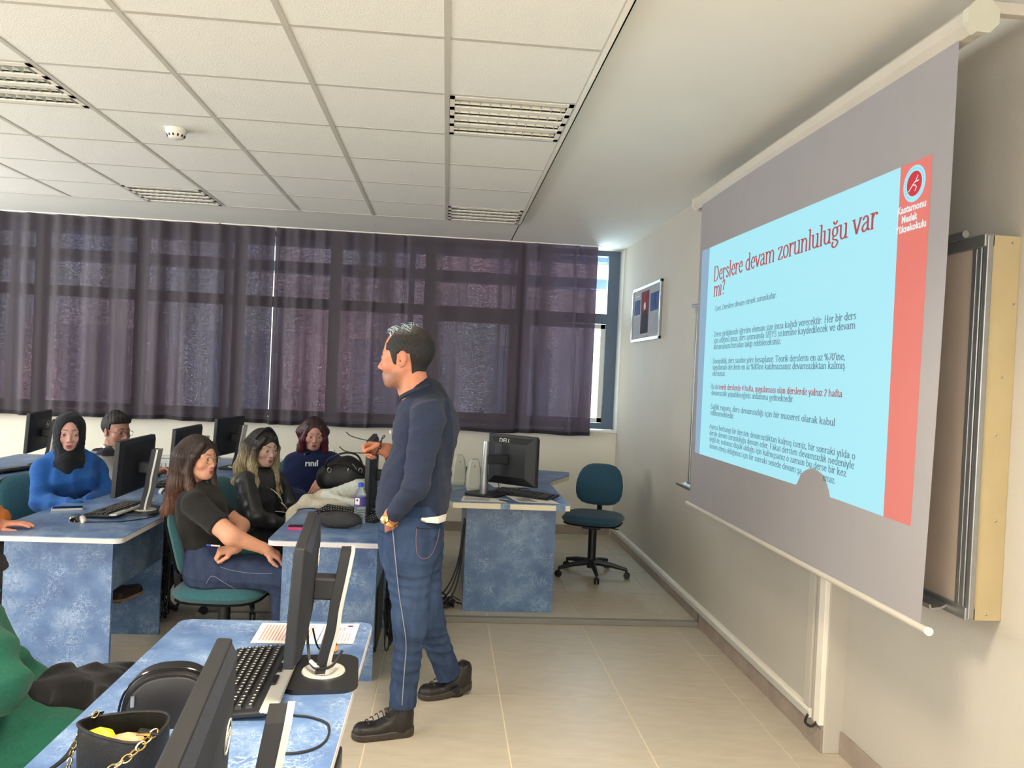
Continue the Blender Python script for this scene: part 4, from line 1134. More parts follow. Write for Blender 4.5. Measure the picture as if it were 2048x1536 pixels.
# computer towers under the desks
def tower(label, x, y, z=0, rz=0):
    t = thing('computer_tower', label, 'computer', (x, y, z), rz, 'computer towers under the desks')
    MB().box((0, 0, .19), (.17, .40, .38), None, .006).build('case', M['black'], t)
    MB().box((0, -.201, .20), (.15, .003, .34)).build('rear_plate', M['steel'], t)
    MB().box((-.03, -.204, .33), (.06, .006, .05)).build('power_socket', M['black'], t)
    for i in range(4): MB().box((.03, -.204, .20+i*.03), (.03, .006, .012)).build('port', M['gloss'], t)
    return t
pc = thing('computer_tower', 'computer tower tucked under the foreground desk edge, power plug sticking out', 'computer', (-.295, 1.80, .22), 0, 'computer towers under the desks')
MB().box((0, 0, .19), (.16, .36, .42), None, .006).build('case', M['black'], pc)
MB().box((.081, .02, .20), (.003, .28, .34)).build('rear_plate', M['steel'], pc)
for i in range(5): MB().lathe([(.006, 0), (.006, .008), (0, .008)], (.083, .12-.05*(i % 3), .12+.055*i), 10, (0, math.radians(90), 0)).build('connector', M['silver'], pc)
MB().box((.105, -.04, .26), (.04, .026, .018), None, .004).build('power_plug', M['black'], pc)
MB().tube(catmull([(.12, -.04, .26), (.15, -.04, .255), (.175, -.045, .22), (.18, -.05, .14), (.16, -.05, -.1)], 6), .005, 8).build('power_cord', M['cable'], pc)
MB().box2((-.30, -.22, -.03), (.085, .20, -.012)).build('hanging_shelf', M['marble_d'], pc)
tower('dark computer tower in shadow under the middle desk', -.40, 4.55, .0)
tower('dark computer tower in shadow under the left row desk', -1.80, 4.95, .0)

# ---------------------------------------------------------------- things on desks
def phone(label, x, y, rz, z, mt, w=.074, l=.152):
    t = thing('phone', label, 'phone', (x, y, z), rz)
    MB().prism(rpoly(-l/2, -w/2, l/2, w/2, .012), 0, .010).build('case', M[mt], t)
    MB().prism(rpoly(-l/2+.004, -w/2+.004, l/2-.004, w/2-.004, .010), .010, .0108).build('screen', M['glassblk'], t)
    return t
phone('silver-edged smartphone lying on the front-left desk', -2.0, 4.41, math.radians(22), .73, 'silver')
phone('smartphone in a bright pink case on the middle desk', -.695, 4.09, math.radians(4), .73, 'pink')

bt = thing('water_bottle', 'clear plastic water bottle with blue cap and purple label', 'bottle', (-.425, 4.245, .73))
gl_, gnt, gb = new_mat('clear_plastic')
gb.inputs['Base Color'].default_value = (.8, .9, .95, 1); gb.inputs['Transmission Weight'].default_value = .85; gb.inputs['Roughness'].default_value = .08; gb.inputs['IOR'].default_value = 1.2
prof = [(.0, 0), (.028, 0), (.031, .006)]
for i in range(7): prof += [(.031, .012+i*.012), (.0285, .018+i*.012)]
prof += [(.031, .1), (.031, .15), (.026, .175), (.014, .195), (.013, .205)]
MB().lathe(prof, n=24).build('body', gl_, bt)
MB().lathe([(.015, .199), (.015, .218), (.012, .221), (0, .221)], n=20).build('cap', mat('blue_cap', (40, 80, 200), .4), bt)
lb = MB().lathe([(.0316, .098), (.0316, .148)], n=24).build('label', mat('purple_label', (74, 62, 140), .5, var=.2, scale=30), bt)
MB().box((-.012, -.0300, .125), (.026, .002, .034), (0, 0, -.35)).build('label_patch', M['paper'], bt)
MB().lathe([(.006, 0), (0, .001)], (-.0125, -.0318, .131), 12, (math.radians(90), 0, 0)).build('label_dot', M['black'], bt)

def superell(nu, nv, fx):
    vs = []; fs = []
    for j in range(nv+1):
        for i in range(nu): vs.append(fx(2*PI*i/nu, -PI/2+PI*j/nv))
    for j in range(nv):
        for i in range(nu): fs.append((j*nu+i, j*nu+(i+1) % nu, (j+1)*nu+(i+1) % nu, (j+1)*nu+i))
    return vs, fs
def sp(c, e): return math.copysign(abs(c)**e, c)
pc_ = thing('pouch', 'black fabric zip pouch between pink phone and water bottle', 'pouch', (-.525, 4.14, .73), math.radians(-8))
def fx(a, b):
    x = .115*sp(math.cos(b), .5)*sp(math.cos(a), .6); y = .055*sp(math.cos(b), .6)*sp(math.sin(a), .7); z = .042+.042*sp(math.sin(b), .8)*(1-.25*(x/.11)**2)
    return (x+.01*math.sin(z*40), y*(1.1-z*4), z*(1+.05*math.sin(x*40)))
MB().add(*superell(28, 12, fx), True).build('body', mat('black_pouch_fabric', (44, 44, 46), .8, var=.15, scale=60, bump=.2, bscale=200), pc_)
MB().tube(catmull([(-.10, .0, .074), (-.03, 0, .085), (.05, 0, .083), (.11, 0, .06)], 5), .0035, 6).build('zip', M['gloss'], pc_)
MB().tube(catmull([(.108, 0, .05), (.13, -.01, .03), (.12, -.02, .01)], 5), .005, 6).build('wrist_loop', M['black'], pc_)
# ring-handled lanyard by the bottle
# black handbag on the middle row
hb = thing('handbag', 'slouchy black leather handbag with metal rings on the middle row desk', 'handbag', (-.645, 5.32, .73), math.radians(8))
def fx(a, b):
    x = .19*sp(math.cos(b), .6)*sp(math.cos(a), .7); y = .09*sp(math.cos(b), .7)*sp(math.sin(a), .7); z = .115+.115*sp(math.sin(b), .75)
    z *= 1-.25*(x/.19)**2*(z/.23) + .06*math.sin(x*22+1); y *= 1.2-z*1.6+.06*math.sin(x*35)
    return (x*(1-.25*z), y, z)
MB().add(*superell(36, 18, fx), True).build('body', M['leather'], hb)
MB().tube(catmull([(-.13, -.05, .17), (-.10, -.07, .23), (0, -.075, .27), (.08, -.06, .25), (.12, -.05, .17)], 6), .007, 8).build('handle', M['leather'], hb)
MB().tube(catmull([(-.16, -.04, .13), (-.05, -.10, .20), (.10, -.09, .14), (.17, -.04, .10)], 6), .006, 8).build('strap', M['leather'], hb)
for x in (-.10, .03, .10):
    MB().tube([(x+.012*math.cos(2*PI*k/12), -.088, .155+.016*math.sin(2*PI*k/12)) for k in range(12)], .0028, 6, closed=True).build('metal_ring', M['chrome'], hb)
MB().tube([(.045, -.095, .20), (.075, -.095, .165)], .004, 6).build('metal_clip', M['chrome'], hb)

# round black bag on foreground desk
rb = thing('round_bag', 'round-topped black leather bag with zipped rim on the foreground desk', 'handbag', (-.600, 1.865, .73), math.radians(12))
def arch(r, zf, n=26):
    return [(r*math.cos(PI*k/n), 0, zf*math.sin(PI*k/n)) for k in range(n+1)]
def archbody(r, h, y0, y1, infl):
    vs = []; fs = []; n = 26; m_ = 8
    for j in range(m_+1):
        v = j/m_*2-1; k = (1-abs(v)**4*infl)
        for i in range(n+1):
            a = PI*i/n*1.0; vs.append((r*k*sp(math.cos(a), .8), y0+(y1-y0)*j/m_, h*k*max(0, math.sin(a))**.7))
    for j in range(m_):
        for i in range(n): fs.append((j*(n+1)+i, j*(n+1)+i+1, (j+1)*(n+1)+i+1, (j+1)*(n+1)+i))
    fs.append(tuple(range(n+1))); fs.append(tuple(reversed(range(m_*(n+1), (m_+1)*(n+1)))))
    return MB().add(vs, fs, True)
archbody(.118, .155, -.042, .042, .06).build('body', M['leather'], rb)
archbody(.104, .140, -.046, -.040, .03).build('front_panel', mat('smooth_black_leather', (30, 29, 30), .5, var=.1), rb)
zr = MB()
zr.tube([(.121*sp(math.cos(PI*k/26), .8), -.030, .158*max(0, math.sin(PI*k/26))**.7+.001) for k in range(27)], .003, 6)
zr.build('zip', M['gloss'], rb)
MB().tube([(-.085+.0*k, -.05, .10-.03*k) for k in range(2)], .005, 6).build('zip_pull', M['chrome'], rb)
rb.scale = (.88, 1, .84)

# open bag with chain
ob = thing('chain_bag', 'open black leather bag with gold chain strap on the foreground desk', 'handbag', (-.610, 1.62, .73), math.radians(-14))
mb = MB(); vs = []; fs = []
NR = 28
def oval(t_, sx, sy, e=.8): return (sx*sp(math.cos(t_), e), sy*sp(math.sin(t_), e))
for lvl, (z, k) in enumerate([(0, .90), (.03, .98), (.08, 1.0), (.125, .99), (.150, .96), (.152, .93), (.12, .93), (.03, .90)]):
    for i in range(NR):
        x, y = oval(2*PI*i/NR, .112*k, .068*k); vs.append((x, y, z+.012*math.sin(2*PI*i/NR*2)*(z > .1)))
for l in range(7):
    for i in range(NR): fs.append((l*NR+i, l*NR+(i+1) % NR, (l+1)*NR+(i+1) % NR, (l+1)*NR+i))
fs.append(tuple(reversed(range(NR)))); fs.append(tuple(7*NR+i for i in range(NR)))
mb.add(vs, fs, True).build('body', M['leather'], ob)
MB().tube([(*oval(2*PI*i/36, .110, .066), .150+.012*math.sin(4*PI*i/36)) for i in range(36)], .0045, 6, closed=True).build('rim_piping', M['leather'], ob)
def link_ring(p, d, up, a=.0125, b_=.0085, r=.0021):
    d = d.normalized(); s = d.cross(up).normalized()
    return [p+d*a*math.cos(2*PI*k/12)+s*b_*math.sin(2*PI*k/12) for k in range(12)]
path = catmull([(.105, -.03, .155), (.085, -.085, .12), (.02, -.115, .07), (-.05, -.13, .035), (-.12, -.13, .012)], 10)
acc = 0; last = path[0]; chain = MB(); k = 0; q = 0
L = [0]
for a_, b__ in zip(path[:-1], path[1:]): L.append(L[-1]+(b__-a_).length)
pos = 0
while pos < L[-1]:
    i = max(j for j in range(len(L)) if L[j] <= pos); i = min(i, len(path)-2)
    p = path[i].lerp(path[i+1], (pos-L[i])/max(1e-6, L[i+1]-L[i])); d = path[i+1]-path[i]
    up = Vector((0, 0, 1)) if k % 2 else Vector((.3, -1, .2))
    MB().tube(link_ring(p, d, up), .0021, 5, closed=True).build('chain_link', M['gold'], ob)
    pos += .0185; k += 1
path = catmull([(-.10, .02, .155), (-.125, .0, .11), (-.128, -.02, .06), (-.12, -.04, .02)], 10)
for i in range(0, len(path)-1, 4):
    MB().tube(link_ring(path[i], path[i+1]-path[i], Vector((1, .2, 0)) if i % 8 else Vector((0, 1, 0)), .010, .007, .0018), .0018, 5, closed=True).build('chain_link', M['gold'], ob)
MB().box((.095, -.03, .158), (.05, .018, .006), (0, .3, .4), .002).build('strap_tab', M['leather'], ob)
MB().tube([(.075, -.05, .160), (.108, -.042, .160)], .0035, 6).build('metal_clasp', M['gold'], ob)
def strapband(pts, w, name, par):
    P = catmull(pts, 6); vs = []; fs = []
    for i, p in enumerate(P):
        d = (P[min(i+1, len(P)-1)]-P[max(i-1, 0)]).normalized(); s = d.cross(Vector((0, .3, 1))).normalized()*w
        vs += [p-s, p+s, p+s-Vector((0, 0, .004)), p-s-Vector((0, 0, .004))]
    for i in range(len(P)-1):
        for k in range(4): fs.append((4*i+k, 4*i+(k+1) % 4, 4*i+4+(k+1) % 4, 4*i+4+k))
    return MB().add(vs, fs, True).build(name, M['leather'], par)
ob.scale = (.78, .92, .68)
strapband([(-.105, .04, .150), (-.135, .03, .10), (-.15, -.02, .04), (-.19, -.07, .012), (-.26, -.11, .010)], .012, 'strap', ob)
for nm, x, y, c, s in (('yellow_item', -.055, -.012, (196, 214, 20), .030), ('orange_item', .025, -.018, (226, 150, 104), .036)):
    o = MB().lathe([(0, .03), (s*.7, .02), (s, 0), (s*.8, -.03), (0, -.04)][::-1], n=18, sx=1.15, sy=.8).build('small_pouch', mat(nm, c, .5))
    o.location = (-.610+x*.78+y*.2, 1.62+y-x*.2, .797); tag(o, ('yellow' if 'yellow' in nm else 'orange')+' pouch peeking out of the open chain bag', 'pouch')
ov = MB().lathe([(0, 0), (.026, 0), (.024, .018), (.012, .026), (0, .027)], n=18).build('snack', mat('orange_snack', (208, 140, 58), .6, var=.3, scale=60, bump=.4)); ov.location = (-.305, 2.335, .733)
tag(ov, 'small orange snack piece on the printed form behind the monitor', 'snack')
# ============================================================ PEOPLE (implicit surfaces turned into meshes)
F32 = np.float32
def at(px, py, Y):
    """world point that the photo shows at (px, py) when it lies at depth Y"""
    d = RC @ np.array([(px-1024)/F_PX, 1, -(py-768)/F_PX]); k = Y/d[1]
    return np.array([d[0]*k, Y, CAMZ+d[2]*k])
def nrm(v): v = np.asarray(v, float); return v/np.linalg.norm(v)
def ell(P, c, r):
    p = (P-np.asarray(c, F32)); r = np.asarray(r, F32)
    k0 = np.sqrt(((p/r)**2).sum(1)); k1 = np.sqrt(((p/(r*r))**2).sum(1))
    return k0*(k0-1)/np.maximum(k1, 1e-6)
def ellR(P, c, r, A):
    """ellipsoid with axes given as rows of A"""
    return ell((P-np.asarray(c, F32)) @ np.asarray(A, F32).T, (0, 0, 0), r)
def sph(P, c, r): return np.sqrt(((P-np.asarray(c, F32))**2).sum(1))-r
def cone(P, a, b, ra, rb):
    a = np.asarray(a, F32); b = np.asarray(b, F32); ba = b-a; pa = P-a
    h = np.clip((pa @ ba)/float(ba @ ba+1e-9), 0, 1)
    return np.sqrt(((pa-h[:, None]*ba)**2).sum(1))-(ra+(rb-ra)*h)
def smin(a, b, k):
    h = np.maximum(k-np.abs(a-b), 0)/k; return np.minimum(a, b)-h*h*k*.25
def smax(a, b, k): return -smin(-a, -b, k)
def folds(P, a, f, seed=0, ax=(0, 0, 1)):
    r = np.random.RandomState(seed); o = 0
    for i in range(4):
        k = r.randn(3)*f*(1+.7*i); k2 = r.randn(3)*f*.6; ph = r.rand()*6
        o = o+(1-np.abs(np.sin(P @ k.astype(F32)+1.6*np.sin(P @ k2.astype(F32)+ph))))*(1/(1+i))
    return -a*(o-1.0)
def surf(f, lo, hi, h, B=4):
    lo = np.asarray(lo, float); hi = np.asarray(hi, float)
    nb = np.ceil((hi-lo)/(h*B)).astype(int)+1; n = nb*B
    bc = np.stack(np.meshgrid(*[np.arange(k) for k in nb], indexing='ij'), -1).reshape(-1, 3)
    cd_ = f((lo+(bc+.5)*B*h-h*.5).astype(F32))
    act = np.abs(cd_) < h*B*1.35
    V = np.repeat(np.repeat(np.repeat(cd_.reshape(nb), B, 0), B, 1), B, 2).astype(F32)
    off = np.stack(np.meshgrid(*[np.arange(B)]*3, indexing='ij'), -1).reshape(-1, 3)
    idx = (bc[act][:, None, :]*B+off[None]).reshape(-1, 3)
    for s in range(0, len(idx), 400000):
        q = idx[s:s+400000]; V[q[:, 0], q[:, 1], q[:, 2]] = f((lo+q*h).astype(F32))
    S = V < 0
    def c(a, i, j, k): return a[i:a.shape[0]-1+i, j:a.shape[1]-1+j, k:a.shape[2]-1+k]
    cnt = sum(c(S, i, j, k).astype(np.int8) for i in (0, 1) for j in (0, 1) for k in (0, 1))
    cell = (cnt > 0) & (cnt < 8); ci = np.argwhere(cell)
    ids = -np.ones(cell.shape, np.int32); ids[cell] = np.arange(len(ci))
    cor = {(i, j, k): V[ci[:, 0]+i, ci[:, 1]+j, ci[:, 2]+k] for i in (0, 1) for j in (0, 1) for k in (0, 1)}
    acc = np.zeros((len(ci), 3)); num = np.zeros(len(ci))
    for a in cor:
        for ax in range(3):
            if a[ax] == 0:
                b = list(a); b[ax] = 1; va, vb = cor[a], cor[tuple(b)]
                m_ = (va < 0) != (vb < 0); t = np.where(m_, va/np.where(m_, va-vb, 1), 0)
                p = np.tile(np.array(a, float), (len(ci), 1)); p[:, ax] += t
                acc += p*m_[:, None]; num += m_
    verts = lo+(ci+acc/num[:, None])*h
    faces = []
    for ax in range(3):
        sl = [slice(None)]*3; sl2 = [slice(None)]*3; sl[ax] = slice(0, -1); sl2[ax] = slice(1, None)
        A_, B_ = S[tuple(sl)], S[tuple(sl2)]; e = np.argwhere(A_ != B_)
        u, v = (ax+1) % 3, (ax+2) % 3
        ok = (e[:, u] > 0) & (e[:, v] > 0) & (e[:, u] < cell.shape[u]) & (e[:, v] < cell.shape[v]) & (e[:, ax] < cell.shape[ax]); e = e[ok]
        ins = A_[e[:, 0], e[:, 1], e[:, 2]]
        q = []
        for du, dv in ((-1, -1), (0, -1), (0, 0), (-1, 0)):
            w = e.copy(); w[:, u] += du; w[:, v] += dv; q.append(ids[w[:, 0], w[:, 1], w[:, 2]])
        q = np.stack(q, 1); q[~ins] = q[~ins][:, ::-1]; faces.append(q)
    faces = np.concatenate(faces); faces = faces[(faces >= 0).all(1)]
    return verts, faces
def np_mesh(name, parts, mt, parent=None, cols=None):
    """parts: list of (verts, faces, colours or None)"""
    vs, fs, cs = [], [], []; o = 0
    for p in parts:
        v, f = p[0], p[1]; vs.append(v); fs.append(f+o); o += len(v)
        cs.append(p[2] if len(p) > 2 and p[2] is not None else np.ones((len(v), 3))*.5)
    v = np.concatenate(vs); f = np.concatenate(fs); c = np.concatenate(cs)
    me = bpy.data.meshes.new(name); me.vertices.add(len(v)); me.vertices.foreach_set('co', v.astype(F32).ravel())
    me.loops.add(f.size); me.loops.foreach_set('vertex_index', f.astype(np.int32).ravel())
    me.polygons.add(len(f)); me.polygons.foreach_set('loop_start', np.arange(0, f.size, 4, dtype=np.int32))
    me.polygons.foreach_set('loop_total', np.full(len(f), 4, np.int32)); me.polygons.foreach_set('use_smooth', np.ones(len(f), bool))
    me.update(calc_edges=True); me.validate()
    at_ = me.color_attributes.new('Col', 'FLOAT_COLOR', 'POINT')
    at_.data.foreach_set('color', np.concatenate([c, np.ones((len(c), 1))], 1).astype(F32).ravel())
    me.materials.append(mt)
    return link(name, me, parent)
M['skin'] = mat_vcol('skin', rough=.5, var=.05, scale=60, bump=.08, bscale=400, spec=.35, sss=.12)
M['cloth'] = mat_vcol('woven_clothing', rough=.9, var=.10, scale=120, bump=.35, bscale=500, spec=.15, sheen=.08)
M['jleather'] = mat_vcol('jacket_leather', rough=.38, var=.12, scale=50, bump=.2, bscale=160, spec=.5)
M['denim'] = mat_vcol('denim', rough=.9, var=.16, scale=24, bump=.35, bscale=600, spec=.15, stretch=(1, 1, .35))
M['hair'] = mat_vcol('hair', rough=.42, var=.42, scale=190, bump=.5, bscale=260, spec=.4, stretch=(1, 1, .06))
M['hair_short'] = mat_vcol('short_hair', rough=.6, var=.3, scale=220, bump=.5, bscale=500, spec=.25, stretch=(1, 1, .3))
M['eye'] = mat_vcol('eye', rough=.12, var=.0, bump=0, spec=.6)
M['shoe'] = mat_vcol('shoe_leather', rough=.45, var=.14, scale=40, bump=.2, bscale=200, spec=.4)
def L3(*c): return np.array(s2l(c))

class Frame:
    """head/torso frame: x forward, y left, z up"""
    def __init__(s, o, fwd, up=(0, 0, 1), sc=1):
        s.o = np.asarray(o, float); f = nrm(fwd); u = np.asarray(up, float); u = nrm(u-f*(u @ f)) if abs(nrm(fwd) @ u) < .99 else np.array([0, 0, 1.])
        l = np.cross(u, f); s.R = np.stack([f, l, u], 1); s.s = sc
    def w(s, p): return s.o+(np.atleast_2d(p)*s.s) @ s.R.T
    def w1(s, p): return s.w(p)[0]
    def loc(s, P): return ((P-s.o) @ s.R)/s.s

def head_field(P, male=False, openm=.80, neck=(-.045, -.17), nr=.050, ears=True, jaw=1.0):
    Q = P.copy(); Q[:, 1] = np.abs(Q[:, 1])
    jw = (.046 if male else .037)*jaw
    if not male: jaw = jaw*.90; lw = .0185
    else: lw = .0215
    d = ell(Q, (-.014, 0, .034), (.098, .075, .088))
    d = smin(d, ell(Q, (.030, 0, -.030), (.060, .058 if male else .0545, .084)), .03)
    d = smin(d, ell(Q, (.040, 0, -.078), (.044, jw, .034)), .022)
    d = smin(d, sph(Q, (.070, 0, -.096), .0175 if male else .0145), .02)
    d = smin(d, cone(Q, (-.005, .050*jaw, -.045), (.055, .024, -.092), .014, .012), .03)
    d = smin(d, cone(Q, (.079, .008, .019), (.066, .043, .020), .0105 if male else .008, .008), .016)
    d = smin(d, sph(Q, (.056, .042, -.028), .022), .024)
    d = smax(d, -sph(Q, (.100, .0315, .001), .0165), .014)
    d = smin(d, cone(Q, (.080, 0, .012), (.106 if male else .102, 0, -.033), .0065, .0100 if male else .0085), .011)
    d = smin(d, sph(Q, (.093, .0115, -.038), .0085 if male else .0075), .007)
    d = smin(d, ell(Q, (.068, 0, -.066), (.024, .028, .024)), .016)
    d = smin(d, ell(Q, (.0875, 0, -.0625), (.0085, lw, .0052)), .005)
    d = smin(d, ell(Q, (.0855, 0, -.0745), (.0088, lw*.87, .0066)), .005)
    d = smax(d, -ell(Q, (.099, 0, -.0685), (.011, lw+.002, .0013)), .0022)
    d = smax(d, -sph(Q, (.1005, .0065, -.0455), .0030), .003)
    lid = sph(Q, (.0765, .0315, .0), .0142)
    lid = smax(lid, -ell(Q, (.094, .0320, -.0010), (.013, .0128, .0052*openm)), .002)
    d = smin(d, lid, .004)
    d = smax(d, -sph(Q, (.0765, .0315, 0), .0118), .001)
    if ears:
        A = np.array([[.94, .25, .2], [-.25, .97, 0], [-.2, 0, .98]])
        e = ellR(Q, (-.010, .0775, -.008), (.0185, .0075, .031), A)
        e = smax(e, -ellR(Q, (-.006, .0860, -.004), (.0105, .0070, .0185), A), .004)
        d = smin(d, e, .006)
    d = smin(d, cone(Q, (-.022, 0, -.055), (neck[0], 0, neck[1]), nr*.98, nr*1.06), .022)
    if male: d = smin(d, sph(Q, (.016, 0, -.135), .016), .02)
    return d
def head_cols(v, skin, male=False, lip=(170, 86, 84), brow=(52, 38, 32), stubble=0, blush=.25):
    Q = v.copy(); Q[:, 1] = np.abs(Q[:, 1]); c = np.tile(L3(*skin), (len(v), 1))
    def mixc(mask, col): return c*(1-mask[:, None])+np.asarray(col)*mask[:, None]
    sm = lambda d, r: np.clip(1-d/r, 0, 1)
    c = mixc(sm(sph(Q, (.062, .045, -.034), 0), .036)*blush, L3(214, 110, 92))
    c = mixc(sm(sph(Q, (.104, 0, -.034), 0), .022)*blush*.7, L3(210, 116, 98))
    if stubble:
        m_ = np.clip((-.040-v[:, 2])/.02, 0, 1)*np.clip((v[:, 0]+.01)/.03, 0, 1)*np.clip((v[:, 2]+.135)/.02, 0, 1)
        c = mixc(m_*stubble, L3(96, 82, 74))
    dl = np.minimum(ell(Q, (.0890, 0, -.0630), (.0095, .0220 if male else .0185, .0056)), ell(Q, (.0870, 0, -.0745), (.0100, .0190 if male else .0162, .0070)))
    c = mixc(np.clip(1-dl/.0020, 0, 1)*(Q[:, 0] > .078), L3(*lip))
    c = mixc(np.clip(1-np.abs(Q[:, 2]+.0685)/.0013, 0, 1)*(Q[:, 0] > .078)*(Q[:, 1] < .022)*.75, L3(90, 40, 40))
    db = cone(Q.astype(F32), (.0905, .0125, .0272), (.0800, .030, .0295), .0028, .0030); db = np.minimum(db, cone(Q.astype(F32), (.0800, .030, .0295), (.064, .048, .0235), .0028, .0010))
    c = mixc(np.clip(1-db/.0035, 0, 1)*(.85 if male else .68), L3(*brow))
    de = np.abs(ell(Q.astype(F32), (.092, .0320, -.0005), (.014, .0132, .0062)))
    c = mixc(np.clip(1-de/.0022, 0, 1)*(Q[:, 0] > .082)*(Q[:, 2] > -.0012)*.85, L3(44, 30, 28))
    c = mixc(np.clip(1-sph(Q, (.1005, .0065, -.0455), .0030)/.002, 0, 1)*.7, L3(90, 50, 44))
    return c
def uvs(c, r, n=20, m_=14):
    vs = []; fs = []
    for j in range(m_+1):
        a = PI*j/m_
        for i in range(n): b = 2*PI*i/n; vs.append((c[0]+r*math.sin(a)*math.cos(b), c[1]+r*math.sin(a)*math.sin(b), c[2]+r*math.cos(a)))
    for j in range(m_):
        for i in range(n): fs.append((j*n+i, (j+1)*n+i, (j+1)*n+(i+1) % n, j*n+(i+1) % n))
    return np.array(vs), np.array(fs)
def eyes_mesh(fr, parent, gaze=(1, 0, 0), iris=(74, 52, 38)):
    ps = []; g_ = nrm(gaze)
    for s in (1, -1):
        c = np.array([.0765, .0315*s, 0]); v, f = uvs(c, .0122, 36, 26)
        a = np.arccos(np.clip(((v-c)/.0122) @ g_, -1, 1))
        col = np.where((a < .17)[:, None], L3(12, 10, 10), np.where((a < .50)[:, None], L3(*iris), L3(186, 172, 164)))
        ps.append((fr.w(v), f, col))
    return np_mesh('eyes', ps, M['eye'], parent)

def hand_field(W_, d, n_, side=1, curl=(25, 30, 20), sc=1, spread=.12, thumb=(.75, .62), fa=None, far=(.040, .027), pinch=0, curls=None):
    """W_ wrist, d finger direction, n_ palm normal, side=+1 when thumb points to cross(n_,d)"""
    d = nrm(d); n_ = nrm(np.asarray(n_, float)-d*(np.asarray(n_, float) @ d)); s = np.cross(n_, d)*side
    W_ = np.asarray(W_, float); segs = []
    offs = [.027, .009, -.009, -.025]; Ls = [.93, 1.0, .95, .78]; base = [.088, .091, .087, .079]
    for i in range(4):
        b = W_+d*base[i]*sc+s*offs[i]*sc
        segs.append((W_+d*.010*sc+s*offs[i]*.62*sc-n_*.0, b, .0150*sc, .0112*sc, .012))
        dd = nrm(d+s*spread*(1.5-i)*.5); a = 0; p = b; cu = curls[i] if curls else curl
        for k, (l, r0, r1) in enumerate(((.043, .0098, .0088), (.027, .0088, .0080), (.021, .0080, .0066))):
            a += math.radians(cu[k]); q = p+(dd*math.cos(a)+n_*math.sin(a))*l*sc*Ls[i]
            segs.append((p, q, r0*sc*(.9 if i == 3 else 1), r1*sc*(.9 if i == 3 else 1), .0035)); p = q
    t0 = W_+d*.022*sc+s*.020*sc+n_*.006; t1 = t0+nrm(d*thumb[0]+s*thumb[1]+n_*.35)*.042*sc; t2 = t1+nrm(d*1.0+s*(.15-pinch)+n_*(.30+pinch))*.032*sc; t3 = t2+nrm(d*1.0-s*.1*pinch+n_*(.15+pinch))*.026*sc
    segs += [(t0, t1, .0155*sc, .0125*sc, .010), (t1, t2, .0118*sc, .0105*sc, .005), (t2, t3, .0104*sc, .0082*sc, .004)]
    segs.append((W_-d*.02*sc, W_+d*.03*sc, .024*sc, .022*sc, .015))
    if fa is not None: segs.append((np.asarray(fa, float), W_, far[0], far[1], .02))
    def f(P):
        o = None
        for a, b, r0, r1, k in segs:
            e = cone(P, a, b, r0, r1); o = e if o is None else smin(o, e, k)
        return o
    pts = np.array([x for sg in segs for x in (sg[0], sg[1])])
    return f, pts.min(0)-.05, pts.max(0)+.05
def segfield(segs, k=.03):
    def f(P):
        o = None
        for a, b, r0, r1 in segs:
            e = cone(P, a, b, r0, r1); o = e if o is None else smin(o, e, k)
        return o
    return f
def bounds(segs, pad):
    pts = np.array([x for sg in segs for x in (sg[0], sg[1])]); return pts.min(0)-pad, pts.max(0)+pad

